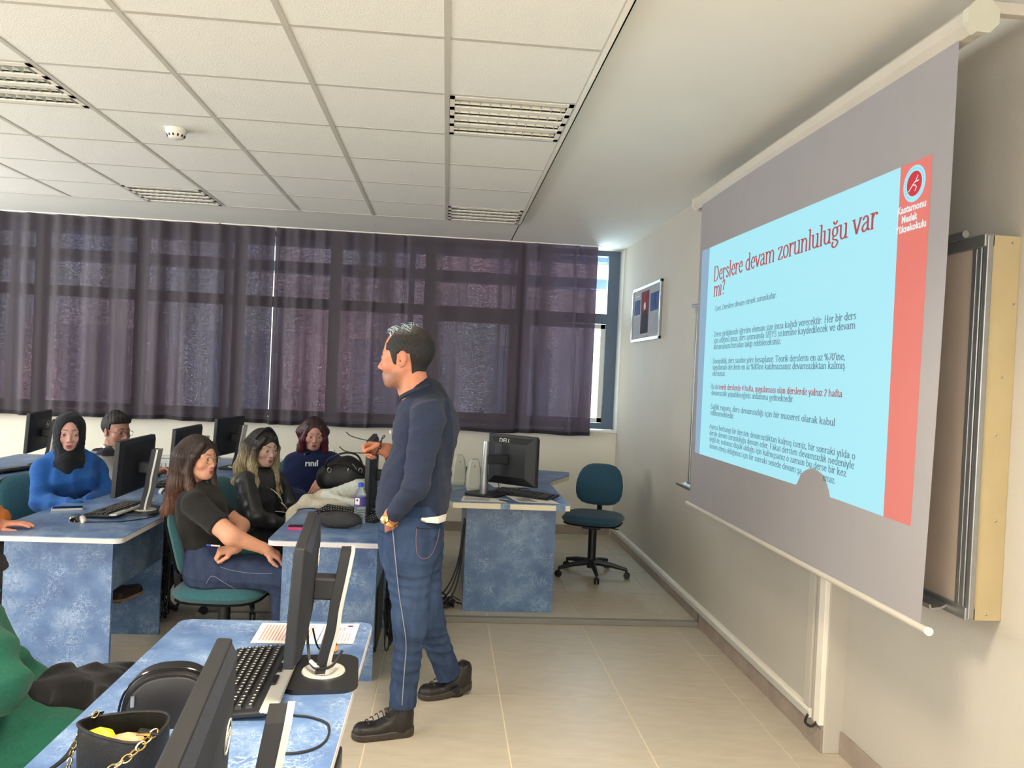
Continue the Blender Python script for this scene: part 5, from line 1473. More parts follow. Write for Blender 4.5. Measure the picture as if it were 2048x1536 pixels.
def person(label, head, torso=None, arms=(), legs=(), hands=(), skin=(212, 160, 130), male=False, eyes=True, top=None, top_mat='cloth', pants=None, head_h=.0026,
           hair=None, hair_col=(50, 38, 32), hair_mat='hair', headkw={}, colkw={}, gaze=(1, 0, 0), group='students seated at the desks', top_cut=None, htop=.006, extra_top=None,
           fold=.005, ff=22, pants_h=.007, top_colf=None, pants_colf=None, pfold=.004, hair_h=.0035, hair_colf=None, hair_hi=None, clip_top=None, clip_legs=None, neck_open=None, bare=()):
    root = thing('person', label, 'person', tuple(head.o) if head is not None else (0, 0, 0), 0, group)
    root.location = (0, 0, 0)
    body = []
    if head is not None:
        f = lambda P: head_field(P, male, **headkw)
        v, fc = surf(f, (-.13, -.10, -.20), (.13, .10, .14), head_h/head.s)
        body.append((head.w(v), fc, head_cols(v, skin, male, **colkw)))
    for hf, lo, hi in hands:
        v, fc = surf(hf, lo, hi, .0032); body.append((v, fc, np.tile(L3(*skin), (len(v), 1))*np.array([1.0, .94, .92])))
    # clothing fields
    def ftop0(P):
        o = None
        for c, r, A in torso:
            e = ellR(P, c, r, A); o = e if o is None else smin(o, e, .07)
        for a, b, r0, r1 in arms: o = smin(o, cone(P, a, b, r0, r1), .022)
        return o
    def ftop(P):
        o = ftop0(P)
        if extra_top is not None: o = extra_top(P, o)
        o = o+folds(P, fold, ff, 3)
        if clip_top is not None: o = smax(o, clip_top(P), .004)
        return o
    if torso:
        pts = np.array([c for c, r, A in torso]); rr = max(max(r) for c, r, A in torso)
        lo, hi = pts.min(0)-rr-.03, pts.max(0)+rr+.03
        if arms: a, b = bounds(arms, .09); lo = np.minimum(lo, a); hi = np.maximum(hi, b)
        v, fc = surf(ftop, lo, hi, htop)
        col = np.tile(L3(*top), (len(v), 1)) if top_colf is None else top_colf(v)
        np_mesh('top', [(v, fc, col)], M[top_mat], root)
        v, fc = surf(lambda P: (ftop0(P) if clip_top is None else smax(ftop0(P), clip_top(P), .01))+.014, lo, hi, .014); body.append((v, fc, np.tile(L3(*skin), (len(v), 1))))
    if legs:
        fl_ = segfield(legs, .05); lo, hi = bounds(legs, .14)
        def cl_(P):
            c = np.full(len(P), -1, F32)
            for p_, d_ in (clip_legs or []): c = np.maximum(c, np.where(sph(P, p_, .13) < 0, (P-np.asarray(p_, F32)) @ np.asarray(d_, F32), -1))
            return c
        v, fc = surf(lambda P: smax(fl_(P)+folds(P, pfold, 20, 5), cl_(P), .004), lo, hi, pants_h)
        col = np.tile(L3(*pants), (len(v), 1)) if pants_colf is None else pants_colf(v)
        np_mesh('trousers', [(v, fc, col)], M['denim'], root)
        v, fc = surf(lambda P: np.maximum(fl_(P)+.018, cl_(P)+.01), lo, hi, .016); body.append((v, fc, np.tile(L3(*skin), (len(v), 1))))
    np_mesh('body', body, M['skin'], root)
    if head is not None and eyes: eyes_mesh(head, root, gaze)
    if hair is not None:
        hf, lo, hi = hair
        v, fc = surf(hf, lo, hi, hair_h)
        col = np.tile(L3(*hair_col), (len(v), 1)) if hair_colf is None else hair_colf(v)
        np_mesh('hair', [(head.w(v), fc, col)], M[hair_mat], root)
    return root
def axes(fwd, up=(0, 0, 1)):
    """rows: side, forward, up (radii order: side, depth, height)"""
    f = nrm(fwd); u = np.asarray(up, float); u = nrm(u-f*(u @ f)); s = np.cross(f, u); return np.stack([s, f, u])
def P3_(root, name, mb, mt): return mb.build(name, M[mt] if isinstance(mt, str) else mt, root)
def strands(P, amp=.0014, fr=58):
    th = np.arctan2(P[:, 1], P[:, 0]+.01); return amp*np.sin(th*fr+1.2*np.sin(P[:, 2]*11)+P[:, 2]*5)+amp*.6*np.sin(th*fr*1.7+P[:, 2]*12+2)
def specs(fr, root, mt='gold', r=.021, dz=0, xo=.104, full=True):
    """round wire glasses on a head frame"""
    t = MB()
    for s in (1, -1):
        t.tube([Vector(fr.w1((xo-.004*abs(math.cos(a)), .033*s+r*math.cos(a), .0+dz+r*.88*math.sin(a)))) for a in [2*PI*k/26 for k in range(26)]], .0011, 6, closed=True)
        t.tube([Vector(fr.w1(p)) for p in ((xo-.006, (.033+r)*s, .004+dz), (xo-.02, .070*s, .006+dz), (.04, .079*s, .004+dz), (-.01, .080*s, .004+dz), (-.03, .076*s, -.012+dz))], .0011, 6)
    t.tube([Vector(fr.w1(p)) for p in ((xo, .033-r, .004+dz), (xo+.004, 0, .008+dz), (xo, -(.033-r), .004+dz))], .0011, 6)
    t.build('glasses', M[mt], root)

# ------------------------------------------------------------ lecturer
def lecturer():
    F = nrm((-.95, .30, 0)); Fh = nrm((-.955, .27, -.06))
    hd = Frame(at(812, 716, 3.46), Fh, sc=1.12)
    A = axes(F, (.06, 0, 1)); T = []
    T.append((at(852, 862, 3.52), (.205, .142, .205), A)); T.append((at(830, 968, 3.52), (.185, .158, .19), A)); T.append((at(822, 1020, 3.50), (.175, .152, .10), A))
    shL, elL, wrL = at(856, 838, 3.30), at(832, 972, 3.22), at(784, 1034, 3.30)
    shR, elR, wrR = at(846, 842, 3.74), at(800, 950, 3.86), at(778, 900, 3.72)
    nb_ = at(852, 790, 3.50)
    arms = [(nb_, shL, .075, .075), (nb_, shR, .075, .07), (shL, elL, .074, .058), (elL, wrL, .057, .040), (shR, elR, .068, .056), (elR, wrR, .054, .038), (at(850, 795, 3.5), at(862, 850, 3.52), .085, .128)]
    hipc = at(822, 1078, 3.50); hL, kL, aL = at(816, 1105, 3.41), at(821, 1246, 3.385), at(803, 1420, 3.385)
    hR, kR, aR = at(836, 1105, 3.60), at(856, 1238, 3.66), at(902, 1362, 3.77)
    legs = [(at(822, 1050, 3.43), at(824, 1050, 3.57), .135, .135), (hipc, hL, .13, .108), (hipc, hR, .13, .105), (hL, kL, .108, .070), (kL, aL, .068, .058), (hR, kR, .105, .070), (kR, aR, .068, .058)]
    def collar(P, o):
        c = cone(P, hd.w1((-.052, 0, -.128)), hd.w1((-.060, 0, -.165)), .066, .090)
        return smin(o, c, .03)
    cutf = lambda P: -cone(P, hd.w1((-.020, 0, -.045)), hd.w1((-.035, 0, -.138)), .058, .062)
    lo_plane = at(822, 1046, 3.5)[2]
    def clip(P):
        c = smax(cutf(P), (lo_plane-.005+.06*np.maximum(0, -(P[:, 0]+.05))*0)-P[:, 2], .006)
        for W_, E_ in ((wrL, elL), (wrR, elR)):
            dd = nrm(W_-E_).astype(F32); h_ = (P-W_.astype(F32)) @ dd; near = sph(P, W_, .060); c = np.maximum(c, np.where(near < 0, h_, -1).astype(F32))
        return c
    hR_ = hand_field(wrR+np.array([-.005, 0, .0]), (-1, -.12, .10), (.05, -.75, -.55), side=-1, curls=[(42, 55, 25), (60, 70, 40), (70, 75, 45), (75, 75, 45)], sc=.98, fa=wrR+nrm(elR-wrR)*.10, far=(.040, .028), pinch=.5)
    hL_ = hand_field(wrL+np.array([-.006, .004, -.004]), (.10, .50, -.86), (.4, .9, .5), side=1, curl=(15, 20, 15), sc=.92, thumb=(1.0, .10), fa=wrL+nrm(elL-wrL)*.10, far=(.040, .029))
    def hairf(P):
        Q = P.copy(); Q[:, 1] = np.abs(Q[:, 1])
        s = head_field(P, True, ears=False, neck=(-.045, -.17), nr=.050)-.0050+.0012*np.sin(P[:, 0]*300)*np.sin(P[:, 2]*280+P[:, 1]*200)*np.clip(P[:, 2]*20, 0, 1)
        front = Q[:, 0]-np.where(Q[:, 2] > .03, .064-.55*np.maximum(0, Q[:, 2]-.055)-.2*(.075-Q[:, 1])*(Q[:, 2] > .06), .046-.30*(.03-Q[:, 2]))
        low = np.where(Q[:, 0] > .012, -.028, np.where(Q[:, 0] > -.038, .014, -.072))-Q[:, 2]
        c = smax(front, low, .012); c = smax(c, -ell(Q, (-.010, .085, -.010), (.024, .03, .038)), .004)
        return smax(s, c, .006)
    def hairc(v):
        c = np.tile(L3(46, 44, 42), (len(v), 1)); k = np.clip((v[:, 2]-.085)/.04, 0, 1)*np.clip((v[:, 0]+.07)/.05, 0, 1)
        n_ = .5+.5*np.sin(v[:, 0]*420+v[:, 1]*230)*np.sin(v[:, 1]*510)
        k2 = np.clip((v[:, 2]-.06)/.05, 0, 1)*.25
        c = c*(1-k2[:, None])+L3(120, 108, 98)*k2[:, None]
        return c*(1-(k*.75*n_)[:, None])+L3(200, 206, 204)*(k*.75*n_)[:, None]
    def topc(v):
        c = np.tile(L3(44, 52, 72), (len(v), 1)); l = hd.loc(v); k = np.clip((l[:, 2]+.162)/.012, 0, 1)*(np.abs(l[:, 1]) < .1)*(l[:, 2] > -.17)
        return c*(1-k[:, None]*.45)
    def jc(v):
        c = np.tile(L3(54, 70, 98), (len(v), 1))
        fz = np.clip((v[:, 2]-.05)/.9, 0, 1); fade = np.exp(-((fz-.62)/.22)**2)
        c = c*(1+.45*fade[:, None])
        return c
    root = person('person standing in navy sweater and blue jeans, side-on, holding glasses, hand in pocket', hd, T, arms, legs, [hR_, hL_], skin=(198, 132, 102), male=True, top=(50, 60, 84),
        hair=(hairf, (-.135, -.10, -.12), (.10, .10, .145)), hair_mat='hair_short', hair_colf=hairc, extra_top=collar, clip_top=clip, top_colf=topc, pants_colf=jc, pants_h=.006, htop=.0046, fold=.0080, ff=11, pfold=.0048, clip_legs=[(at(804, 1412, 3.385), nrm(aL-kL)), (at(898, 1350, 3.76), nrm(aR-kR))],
        group='standing lecturer', head_h=.0025, colkw=dict(stubble=.55, blush=.35, brow=(60, 50, 44)), headkw=dict(nr=.056, jaw=1.12))
    del root['group']
    # ear hole, pocket, shirt tail, belt loops, watch
    MB().tube([hd.w1((-.004, .082, -.014)), hd.w1((-.004, .070, -.014))], .0035, 8).build('ear_canal', M['black'], root)
    tail = MB(); P = [at(*q) for q in ((826, 1034, 3.33), (850, 1036, 3.31), (876, 1033, 3.33), (893, 1028, 3.40))]
    bot = [at(*q) for q in ((828, 1037, 3.33), (852, 1045, 3.305), (877, 1047, 3.325), (891, 1042, 3.39))]
    vs = []
    for a, b in zip(P, bot): vs += [a, (a+b)/2+np.array([0, -.006, 0]), b, b+np.array([0, .003, 0]), a+np.array([0, .006, 0])]
    fs = [(5*i+k, 5*i+(k+1) % 5, 5*i+5+(k+1) % 5, 5*i+5+k) for i in range(3) for k in range(5)]+[(4, 3, 2, 1, 0), (15, 16, 17, 18, 19)]
    tail.add([Vector(v) for v in vs], fs, True).build('shirt_tail', M['paper'], root)
    MB().tube([Vector(hd.w1((-.043+.061*math.cos(a), .060*math.sin(a), -.131-.026*math.cos(a)))) for a in [2*PI*k/40 for k in range(40)]], .0105, 8, closed=True).build('collar', mat('navy_rib_knit', (34, 40, 58), .9, bump=.3, bscale=300), root)
    # watch
    wd = nrm(wrL-elL); c = Vector(wrL+wd*.016); w = Vector(wd); u = w.orthogonal().normalized(); x = w.cross(u)
    for k in (-.006, 0, .006):
        MB().tube([c+w*k+(u*math.cos(2*PI*i/20)+x*math.sin(2*PI*i/20))*.0335 for i in range(20)], .0036, 6, closed=True).build('watch_band', M['gold'], root)
    MB().lathe([(.0, 0), (.018, 0), (.018, .009), (.015, .011), (0, .011)], tuple(c+Vector((-.018, -.028, .004))), 20, Vector((-.45, -.85, .2)).to_track_quat('Z', 'Y').to_matrix()).build('watch_dial', M['gold'], root)
    # back pocket stitching and pocket opening on the jeans
    fl_ = segfield(legs, .05)
    def onsurf(px, py, Y0=3.2):
        p0 = np.array([0, 0, CAMZ]); q = at(px, py, Y0); d = nrm(q-p0); t = np.linalg.norm(q-p0)-.25
        for _ in range(60):
            e = float(fl_((p0+d*t)[None].astype(F32))[0])-.004
            t += e*.9
            if abs(e) < 5e-4: break
        return Vector(p0+d*t)
    def seam(name, pts, r, m_):
        P = catmull([(x, y, 0) for x, y in pts], 5) if len(pts) > 2 else [Vector((x, y, 0)) for x, y in pts]
        MB().tube([onsurf(v.x, v.y) for v in P], r, 5).build(name, M[m_], root)
    M['stitch'] = mat('pale_denim_seam', (140, 146, 160), .9); M['dseam'] = mat('dark_denim_seam', (40, 52, 78), .9); M['tstitch'] = mat('tan_stitch', (150, 110, 100), .9)
    seam('side_seam', [(785, 1055), (790, 1110), (797, 1180), (806, 1240), (812, 1290), (808, 1350), (804, 1410)], .0022, 'stitch')
    seam('pocket_top', [(833, 1054), (850, 1056), (880, 1052)], .0022, 'dseam')
    seam('pocket_edge', [(833, 1056), (832, 1078), (834, 1108), (848, 1118), (862, 1110), (874, 1084), (879, 1058)], .0010, 'tstitch')
    seam('front_pocket', [(757, 1060), (768, 1066), (786, 1062), (792, 1054)], .0022, 'dseam')
    tf = MB(); rr_ = random.Random(4)
    for k in range(46):
        a = rr_.uniform(-.055, .055); x = rr_.uniform(-.045, .055); z = .034+.089*math.sqrt(max(.05, 1-(a/.077)**2-((x+.014)/.10)**2))
        p = (x, a, z); q = (x+rr_.uniform(-.004, .022), a+rr_.uniform(-.012, .012), z+rr_.uniform(.010, .017)); e = (q[0]+rr_.uniform(.002, .016), q[1]+rr_.uniform(-.008, .008), q[2]-rr_.uniform(-.001, .004))
        tf.tube([Vector(hd.w1(v)) for v in (p, q, e)], [.0022, .0016, .0005], 5)
    tag(tf.build('hair_tufts', mat('silvery_hair', (176, 196, 200), .35, metal=.2), root), 'thin silvery tufts on the crown', kind='stuff')
    MB().tube([Vector(at(780, 861, 3.375+.0)), Vector(at(781, 867, 3.375))], .003, 6).build('chest_emblem', M['white'], root)
    # shoes
    def shoe(heel, toe, lift, w=.047, nm='shoe'):
        heel = np.array([*heel[:2], 0.]); toe = np.array([*toe[:2], 0.]); d = nrm(toe-heel); L = np.linalg.norm(toe-heel); s = np.cross([0, 0, 1], d); pitch = lift/L
        R_ = np.stack([d, s, [0, 0, 1]])
        o_ = heel.astype(F32)
        def loc(P):
            q = (P-o_) @ R_.T.astype(F32); q[:, 2] -= np.maximum(0, (L*.62-q[:, 0]))*pitch*1.4 if lift else 0
            return q
        def out2(q, g_=0):
            h = np.clip((q[:, 0]-.04)/(L-.09), 0, 1); r = w*(.80+.30*h-.12*h*h*h)+g_
            return np.sqrt((q[:, 0]-(.04+h*(L-.09)))**2+q[:, 1]**2)-r
        def sole(P):
            q = loc(P); top = .030+.008*np.clip(1-q[:, 0]/.15, 0, 1); return smax(smax(out2(q, .004), q[:, 2]-top, .006), -q[:, 2]+.0+.06*np.maximum(0, q[:, 0]-L+.06), .004)
        def upper(P):
            q = loc(P)
            a = smax(out2(q, -.001), q[:, 2]-(.060+.055*np.clip(1-(q[:, 0]-.02)/(L*.55), 0, 1)), .03)
            b = cone(q, (.060, 0, .05), (.052, 0, .112), .045, .043)
            tg_ = cone(q, (.105, 0, .10), (.075, 0, .135), .022, .014)
            a = smin(smin(a, b, .02), tg_, .02); a = smax(a, -cone(q, (.052, 0, .118), (.052, 0, .20), .034, .037), .006)
            a = smax(a, .022-q[:, 2], .003)
            return a+.0009*np.sin(q[:, 0]*130)*np.clip((q[:, 2]-.03)*20, 0, 1)
        lo, hi = np.minimum(heel, toe)-.08, np.maximum(heel, toe)+.08; lo[2] = -.01; hi[2] = .20+lift
        v, f = surf(upper, lo, hi, .0042); up_ = np_mesh(nm, [(v, f, np.tile(L3(36, 33, 31), (len(v), 1)))], M['shoe'], root)
        v, f = surf(sole, lo, hi, .0042); np_mesh('sole', [(v, f, np.tile(L3(60, 54, 50), (len(v), 1)))], M['shoe'], up_)
        for k in range(5):
            x_ = .115+.020*k; z_ = .118-.0105*k
            pa = heel+d*x_+s*.022; pb = heel+d*(x_+.012)-s*.022; m_ = (pa+pb)/2
            dz = max(0, L*.62-x_)*pitch*1.4 if lift else 0
            MB().tube(catmull([(*pa[:2], z_-.012+dz), (*m_[:2], z_+.001+dz), (*pb[:2], z_-.014+dz)], 4), .0026, 6).build('lace', M['black'], up_)
        return up_
    shoe(at(828, 1440, 3.385), at(703, 1462, 3.33), 0); shoe(at(941, 1395, 3.83), at(836, 1392, 3.74), .028)
    for a_, k_ in ((aL, kL), (aR, kR)):
        d = nrm(a_-k_); MB().tube([Vector(a_+d*.02), Vector(a_+d*.105)], [.036, .034], 12).build('sock', M['black'], root)
    # glasses held in the far hand
    g = thing('eyeglasses', 'dark-framed eyeglasses dangling open from the lecturer\'s raised hand', 'eyeglasses', (0, 0, 0))
    Yg = 3.66
    for nm, P in (('temple', [(692, 864, Yg), (702, 872, Yg), (722, 878, Yg), (742, 882, Yg), (762, 884, Yg)]), ('temple', [(679, 893, Yg-.13), (688, 901, Yg-.13), (704, 905, Yg-.13), (726, 906, Yg-.12), (742, 905, Yg-.10)])):
        MB().tube(catmull([at(*q) for q in P], 5), [.0022]*0 or .0024, 7).build(nm, M['gloss'], g)
    for cx_, cy_, dy_ in ((764, 879, .02), (757, 900, -.05)):
        c = Vector(at(cx_, cy_, Yg+dy_)); MB().tube([c+Vector((.004*math.sin(a*2)+.010*math.sin(a), .024*math.cos(a), .019*math.sin(a))) for a in [2*PI*k/24 for k in range(24)]], .0023, 6, closed=True).build('lens_rim', M['gloss'], g)
        MB().lathe([(0, 0), (.019, 0), (.019, .001), (0, .001)], tuple(c), 20, (0, PI/2, 0), sx=.9, sy=1.15).build('lens', gl_, g)
    MB().tube(catmull([at(762, 886, Yg), at(761, 889, Yg-.015), at(759, 894, Yg-.03)], 4), .0022, 6).build('bridge', M['gloss'], g)
    return root
lecturer()
# ------------------------------------------------------------ hair builders (head space)
def hair_long(front=(), back=(), part=0, vol=0, open_=(.100, -.022, .082, .0585, .088), wave=0, amp=.0013, tuck=None, bw=.62):
    """front/back: lists of cones (a, b, ra, rb) in head space; the crown shell is common"""
    ox, oz, rx, ry, rz = open_
    def f(P):
        Q = P.copy()
        if wave: Q = Q+np.stack([wave*np.sin(P[:, 2]*55+P[:, 1]*30), wave*np.sin(P[:, 2]*47+P[:, 0]*35+1), 0*P[:, 0]], 1).astype(F32)*np.clip(-P[:, 2]*6, 0, 1)[:, None]
        d = ell(Q, (-.020, 0, .034), (.106+vol, .086+vol, .098+vol))
        B = Q*np.array([1, bw, 1], F32)
        for a, b, r0, r1 in back: d = smin(d, cone(B, np.array(a)*[1, bw, 1], np.array(b)*[1, bw, 1], r0, r1), .03)
        st = strands(P, amp)
        d = smax(d+st, -ell(Q, (ox, 0, oz), (rx, ry, rz)), .006)
        k_ = np.clip(-P[:, 2]*12+.5, .15, 1)
        for a, b, r0, r1 in front: d = smin(d, cone(Q, a, b, r0, r1)+st*k_, .014)
        pg = np.abs(P[:, 1]-part)
        d = d+.005*np.exp(-(pg/.004)**2)*np.clip((P[:, 2]-.06)*30, 0, 1)*np.clip((P[:, 0]+.02)*20, 0, 1)
        return d
    pts = [p for sg in list(front)+list(back) for p in sg[:2]]+[(0, 0, 0)]
    lo = np.minimum(np.array(pts).min(0)-.12, (-.15, -.12, -.1)); hi = np.maximum(np.array(pts).max(0)+.08, (.12, .12, .16))
    return f, lo, hi
def up_arm(segs):
    def mk(hf, lo, hi):
        a, b = bounds(segs, .08)
        def f(P):
            o = hf(P)
            for s in segs: o = smin(o, cone(P, s[0], s[1], s[2], s[3]), .02)
            return o
        return f, np.minimum(lo, a), np.maximum(hi, b)
    return mk

# ------------------------------------------------------------ woman in black T-shirt
def woman_black():
    Fh = nrm((.90, -.42, -.03)); F = nrm((.96, -.16, 0)); hd = Frame(at(398, 916, 4.20), Fh, (.0, 0, 1), .93)
    A = axes(F, (-.12, 0, 1)); T = [(at(405, 1030, 4.20), (.170, .118, .150), A), (at(424, 1018, 4.12), (.075, .060, .060), A), (at(412, 1092, 4.20), (.148, .122, .12), A), (at(396, 1000, 4.20), (.13, .08, .07), A)]
    sR, eR, wR = at(388, 1008, 4.04), at(462, 1072, 3.93), at(531, 1098, 4.02)
    sL, eL, wL = at(408, 998, 4.37), at(482, 1052, 4.36), at(470, 1096, 4.04)
    mR = sR+(eR-sR)*.66; mL = sL+(eL-sL)*.62; nb_ = at(394, 982, 4.2)
    arms = [(nb_, sR, .052, .055), (nb_, sL, .052, .055), (sR, mR, .062, .060), (sL, mL, .058, .056)]
    dR, dL = nrm(eR-sR), nrm(eL-sL)
    def clip(P):
        c = (at(412, 1132, 4.2)[2]-P[:, 2]).astype(F32)
        c = np.maximum(c, -cone(P, hd.w1((-.03, 0, -.08)), hd.w1((-.04, 0, -.158)), .055, .064))
        for m_, d in ((mR, dR), (mL, dL)): c = np.maximum(c, np.where(sph(P, m_, .078) < 0, (P-m_.astype(F32)) @ d.astype(F32)-.012, -1).astype(F32))
        return c
    hips = at(412, 1140, 4.20)
    legs = [(at(412, 1142, 4.12), at(412, 1142, 4.30), .112, .112), (at(425, 1143, 4.10), at(565, 1150, 4.08), .098, .072), (at(425, 1143, 4.31), at(568, 1142, 4.30), .096, .070),
            (at(565, 1150, 4.08), at(566, 1330, 4.12), .066, .046), (at(568, 1142, 4.30), at(572, 1318, 4.34), .066, .046), (at(407, 1115, 4.14), at(407, 1115, 4.27), .105, .105)]
    h1 = up_arm([(mR-dR*.05, eR, .050, .045)])(*hand_field(wR, (.85, .30, -.52), (-.3, .35, -1), side=1, curl=(25, 30, 15), sc=.86, fa=eR, far=(.045, .026)))
    h2 = up_arm([(mL-dL*.05, eL, .048, .043)])(*hand_field(wL, (-.86, -.42, -.12), (-.1, .3, -1), side=-1, curls=[(55, 60, 40), (62, 70, 40), (68, 70, 40), (70, 70, 40)], sc=.86, fa=eL, far=(.043, .026), pinch=.4))
    hair = hair_long(front=[((.062, -.045, .088), (.038, -.082, .020), .014, .018), ((.038, -.082, .020), (.000, -.083, -.075), .020, .022), ((.000, -.083, -.075), (.020, -.080, -.150), .024, .026), ((.020, -.080, -.150), (.125, -.120, -.235), .026, .024), ((.125, -.120, -.235), (.225, -.14, -.35), .022, .006),
                            ((.060, .045, .086), (.045, .078, .020), .012, .016), ((.045, .078, .02), (.03, .078, -.11), .018, .020), ((.03, .078, -.11), (.10, .09, -.30), .024, .010)],
                     back=[((-.05, 0, .01), (-.070, -.01, -.15), .082, .072), ((-.070, -.01, -.15), (-.105, -.04, -.30), .070, .058), ((-.105, -.04, -.30), (-.075, -.07, -.36), .050, .026)], open_=(.104, -.026, .078, .0595, .090))
    def hc(v):
        k = np.clip((-v[:, 2]-.02)/.36, 0, 1)[:, None]; return L3(56, 42, 36)*(1-k)+L3(112, 72, 48)*k
    def jc(v):
        return np.tile(L3(58, 70, 98), (len(v), 1))
    r = person('person in black T-shirt with long brown hair and round glasses, arms crossed', hd, T, arms, legs, [h1, h2], skin=(222, 166, 138), top=(40, 39, 38), pants=(62, 74, 100),
        clip_top=clip, hair=hair, hair_colf=hc, pants_colf=jc, colkw=dict(lip=(190, 104, 96), blush=.45, brow=(96, 66, 50)), fold=.004, ff=14, pfold=.004, head_h=.0025, htop=.0055, pants_h=.006, gaze=(1, .25, .1))
    specs(hd, r, 'gold', .0225, -.001, .106)
    pn = thing('pen', 'blue and white ballpoint pen held by the person in the black T-shirt', 'pen', (0, 0, 0))
    a, b = Vector(at(413, 1090, 3.985)), Vector(at(440, 1092, 3.985)); MB().tube([a.lerp(b, .32), b], .0042, 8).build('barrel', M['white'], pn)
    MB().tube([a, a.lerp(b, .34)], .005, 8).build('cap', mat('blue_pen_cap', (38, 66, 170), .4), pn)
    br = Vector(wR); MB().tube([br+Vector((.004*math.sin(t), .029*math.cos(t), .029*math.sin(t))) for t in [2*PI*k/20 for k in range(20)]], .004, 6, closed=True).build('bracelet', M['black'], r)
    # waistband and pocket seams on the near side
    fl_ = segfield(legs, .05)
    def onsurf(px, py, Y0=3.6):
        p0 = np.array([0, 0, CAMZ]); q = at(px, py, Y0); d = nrm(q-p0); t = np.linalg.norm(q-p0)
        for _ in range(60):
            e = float(fl_((p0+d*t)[None].astype(F32))[0])-.005
            t += e*.9
            if abs(e) < 5e-4: break
        return Vector(p0+d*t)
    for nm, P in (('side_seam', [(440, 1134), (470, 1142), (510, 1147), (545, 1147)]), ('pocket_seam', [(412, 1168), (424, 1152), (445, 1163), (470, 1178)])):
        MB().tube([onsurf(v.x, v.y) for v in catmull([(x, y, 0) for x, y in P], 5)], .0012, 5).build(nm, M['stitch'], r)
    wbp = [onsurf(x, y) for x, y in [(400, 1118), (404, 1128), (409, 1138), (414, 1146)]]
    return r
woman_black()
swivel_chair('occupied teal swivel chair under the person in the black T-shirt', -1.10, 4.20, math.radians(-4), 0, .385)

# ------------------------------------------------------------ woman in black leather jacket
def woman_leather():
    Fh = nrm((.76, -.65, -.14)); F = nrm((.88, -.47, 0)); hd = Frame(at(527, 896, 5.0), Fh, (.0, 0, 1), .93)
    A = axes(F, (-.05, 0, 1)); T = [(at(522, 992, 5.02), (.175, .125, .17), A), (at(520, 1042, 5.02), (.16, .13, .12), A), (at(522, 958, 5.02), (.13, .08, .07), A)]
    sR, eR, wR = at(492, 965, 4.86), at(512, 1036, 4.80), at(566, 1048, 4.86); sL, eL, wL = at(556, 964, 5.14), at(584, 1020, 5.10), at(592, 1030, 4.96); nb_ = at(524, 948, 5.02)
    arms = [(nb_, sR, .055, .06), (nb_, sL, .055, .06), (sR, eR, .066, .056), (eR, wR, .055, .042), (sL, eL, .062, .054), (eL, wL, .05, .04)]
    legs = [(at(525, 1085, 4.95), at(525, 1085, 5.1), .12, .12), (at(530, 1085, 4.92), at(640, 1090, 4.86), .09, .07), (at(530, 1085, 5.12), at(640, 1088, 5.05), .09, .07), (at(640, 1090, 4.86), at(640, 1230, 4.86), .06, .045), (at(640, 1088, 5.05), at(640, 1225, 5.05), .06, .045)]
    h1 = hand_field(wR, (.95, -.1, -.1), (0, .2, -1), side=1, sc=.86, fa=wR-nrm(wR-eR)*.06, far=(.034, .026))
    def clip(P): return np.maximum(-cone(P, hd.w1((-.03, 0, -.07)), hd.w1((-.02, 0, -.19)), .05, .064), np.where(sph(P, wR, .060) < 0, (P-wR.astype(F32)) @ nrm(wR-eR).astype(F32), -1).astype(F32))
    hair = hair_long(front=[((.060, -.045, .080), (.036, -.083, .010), .014, .020), ((.036, -.083, .010), (.020, -.088, -.10), .022, .028), ((.020, -.088, -.10), (.115, -.120, -.19), .028, .026), ((.115, -.120, -.19), (.190, -.13, -.30), .026, .008),
                            ((.060, .045, .080), (.040, .080, .005), .012, .018), ((.04, .08, .005), (.05, .075, -.11), .022, .026), ((.05, .075, -.11), (.165, .045, -.30), .028, .010), ((.03, .085, -.13), (.14, .085, -.28), .024, .008)],
                     back=[((-.05, 0, .0), (-.075, -.02, -.14), .080, .078), ((-.075, -.02, -.14), (-.13, -.06, -.26), .070, .035)], wave=.006, amp=.0018, open_=(.104, -.028, .078, .0590, .088))
    def hc(v):
        k = np.clip((.02-v[:, 2]-.02*np.sin(v[:, 1]*60))/.10, 0, 1)[:, None]; return L3(42, 38, 38)*(1-k)+L3(156, 140, 106)*k
    r = person('person in a black biker jacket with long dark-to-blonde hair, seated behind the white coat', hd, T, arms, legs, [h1], skin=(206, 170, 152), top=(40, 39, 41), top_mat='jleather', pants=(40, 42, 48), clip_top=clip,
        hair=hair, hair_colf=hc, colkw=dict(lip=(164, 98, 98), blush=.3, brow=(34, 28, 28)), fold=.006, ff=13, gaze=(1, .1, -.15), head_h=.0026, htop=.0065, pants_h=.009)
    cl_ = MB().tube(catmull([hd.w1(p) for p in ((.012, -.088, .070), (.022, -.04, .128), (.020, .02, .136), (.012, .085, .072))], 6), .009, 8); cl_.build('headband', M['black'], r)
    zf = lambda px, py, Y: Vector(at(px, py, Y))
    MB().tube(catmull([zf(532, 974, 4.88), zf(548, 982, 4.84), zf(561, 996, 4.83), (zf(566, 1010, 4.83))], 5), .0035, 6).build('zip', M['chrome'], r)
    MB().tube([zf(550, 1023, 4.76), zf(572, 1025, 4.78)], .003, 6).build('sleeve_zip', M['chrome'], r)
    MB().tube(catmull([zf(562, 1005, 4.80), zf(570, 1012, 4.80), zf(574, 1018, 4.80)], 4), .0035, 6).build('zip_pull', M['chrome'], r)
    return r
woman_leather()
swivel_chair('teal swivel chair under the person in the biker jacket', -1.17, 5.03, math.radians(-20), .03, .40)

